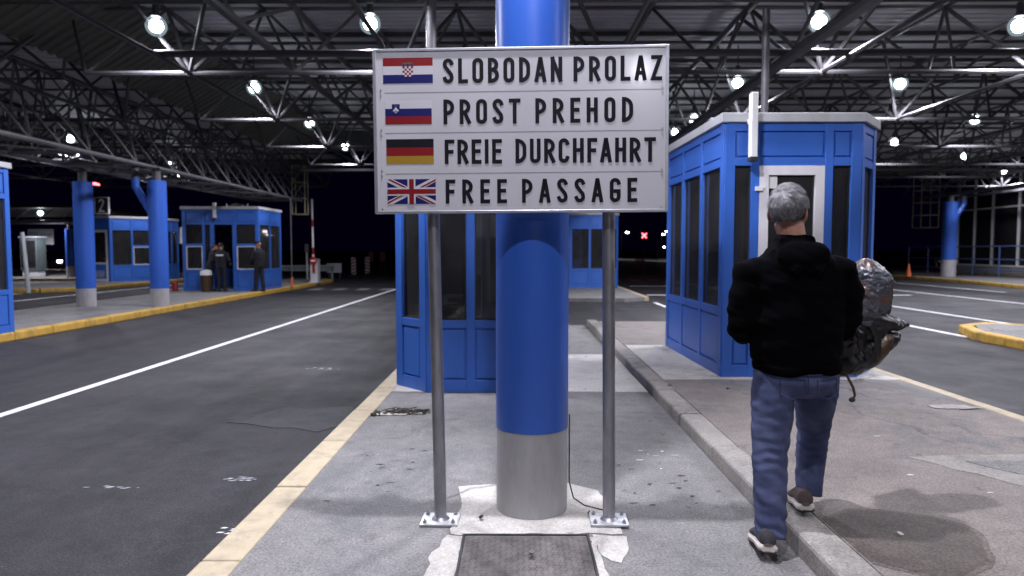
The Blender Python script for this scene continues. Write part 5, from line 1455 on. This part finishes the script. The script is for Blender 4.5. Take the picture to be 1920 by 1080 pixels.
street_lamp(25.6, 122, 4.75, 'far street lamp right of the red cross, the upper of a close pair', s=.8)
street_lamp(21.3, 104, 1.9, 'dim low lamp under the red cross at the far road', s=.55)
street_lamp(-38.0, 60, 7.2, 'pinkish lamp high up between the two left columns', 'red_glow', s=1.5)
street_lamp(23.6, 95, 1.2, 'small white light right of the red cross near the ground', s=.6)

# ---------------------------------------------------------------- litter, scrapes, fallen leaves
def leaf(x, y, z, s, label, seed):
    r = random.Random(seed); mb = MB()
    for k in range(4):
        a = r.uniform(0, 6.28); c = Vector((r.uniform(-s, s) * .5, r.uniform(-s, s) * .5, .004 + .004 * k)); d = Vector((math.cos(a), math.sin(a), 0)) * s; n = Vector((-d.y, d.x, 0)) * .38
        l = [c - d * .6, c - d * .1 + n + Vector((0, 0, s * .35)), c + d * .6 + Vector((0, 0, s * .2)), c - d * .1 - n + Vector((0, 0, s * .3))]
        mb.add(l, [(0, 1, 2, 3)])
    tag(mb.build('dry_leaf', M['leaf'], loc=(x, y, z)), label, 'leaf', 'dry leaves on the pavement')
leaf(-.205, 3.70, .008, .026, 'curled dark dry leaf on the concrete left of the thick column', 1)
leaf(.065, 3.23, .012, .022, 'dark dry leaf lying on the checker steel plate', 2)
leaf(.40, 3.78, .008, .014, 'small dry leaf by the right sign post\'s foot', 3)
leaf(1.55, 6.9, .105, .03, 'dark dry leaf on the kerb by the booth with the white door', 6)
leaf(2.1, 6.75, .104, .03, 'dry leaf in front of the booth with the white door', 7)
r_ = random.Random(12)
mb = MB()
for k in range(90):
    x = max(-.17, r_.gauss(0.05, .13)); y = r_.gauss(0, .045) + x * .1; s = r_.uniform(.008, .035)
    mb.ell((x, y, s * .3), (s, s * r_.uniform(.5, 1), s * .5), Matrix.Rotation(r_.uniform(0, 3), 3, 'Z'), 6, 4)
for k in range(9):
    a = Vector((r_.uniform(-.15, .2), r_.uniform(-.06, .06), .012)); mb.tube(a, a + Vector((r_.uniform(.08, .2), r_.uniform(-.02, .07), r_.uniform(0, .03))), .004, 5)
tag(mb.build('debris', M['debris'], loc=(-1.13, 6.18, .004)), kind='stuff')
for k, (x, y, w, h) in enumerate(((-1.16, 6.12, .16, .05), (-.98, 6.16, .12, .035))):
    sheet('broken_concrete', [(x - w, y - h), (x + w, y - h * .6), (x + w * .8, y + h), (x - w * .9, y + h * .8)], .012, M['concrete'], wob=.012, step=.04, seed=20 + k, thick=.02)
mb = MB(); mb.prism(wobble([(-.2, -.08), (.0, -.10), (.15, -.06), (.14, .05), (-.02, .07), (-.2, .03)], .012, .05, 3), .002, .006); mb.prism(wobble([(.0, -.12), (.2, -.09), (.19, -.02), (.02, -.05)], .008, .05, 4), .0065, .010)
tag(mb.build('cardboard', M['card'], loc=(3.88, 6.05, .101)), 'flattened dirty white cardboard on the platform by the pale yellow kerb', 'cardboard')
r_ = random.Random(31)
def scrapes(name, x, y, z, w, h, n, m, seed):
    r = random.Random(seed); mb = MB()
    for k in range(n):
        cx, cy = r.gauss(0, w / 2), r.gauss(0, h / 2); L = r.uniform(.008, .04); t = r.uniform(.003, .010)
        mb.add([(cx - L, cy - t, 0), (cx + L * .4, cy - t * 1.2, 0), (cx + L, cy + t * .4, 0), (cx - L * .3, cy + t, 0)], [(0, 1, 2, 3)])
    return tag(mb.build(name, m, loc=(x, y, z)), kind='structure')
scrapes('paint_scrape', -1.98, 4.72, -.1165, .13, .04, 18, M['panel_grey'], 1)
scrapes('paint_scrape', -2.72, 4.55, -.1165, .12, .03, 9, M['panel_grey'], 2)
scrapes('paint_scrape', -1.62, 3.85, -.1165, .12, .05, 10, M['line_white'], 3)
scrapes('paint_scrape', -2.7, 9.2, -.1165, .3, .12, 12, M['line_white'], 4)
scrapes('paint_scrape', 1.0, 5.0, .0035, .22, .35, 7, M['line_white'], 5)
scrapes('paint_scrape', 2.5, 4.6, .1035, .9, .8, 5, M['line_white'], 6)
scrapes('paint_scrape', -.8, 4.6, .0035, .4, .7, 14, M['debris'], 7)
scrapes('paint_scrape', .9, 4.2, .0035, .3, .6, 16, M['debris'], 8)
mb = MB()
for k in range(5):
    a = r_.uniform(0, 6); s = .016; mb.add([(s * math.cos(a + t) * (1 if t % 2 else .5), s * .6 * math.sin(a + t) * (1 if t % 2 else .5) + k * .006, .003 + .004 * (int(t) % 2)) for t in (0, 1, 2, 3, 4, 5)], [(0, 1, 2, 3, 4, 5)])
tag(mb.build('paper_scrap', M['paper'], loc=(1.88, 3.28, .105)), 'tiny pale crumpled scrap lying on the dark brown patch', 'scrap')
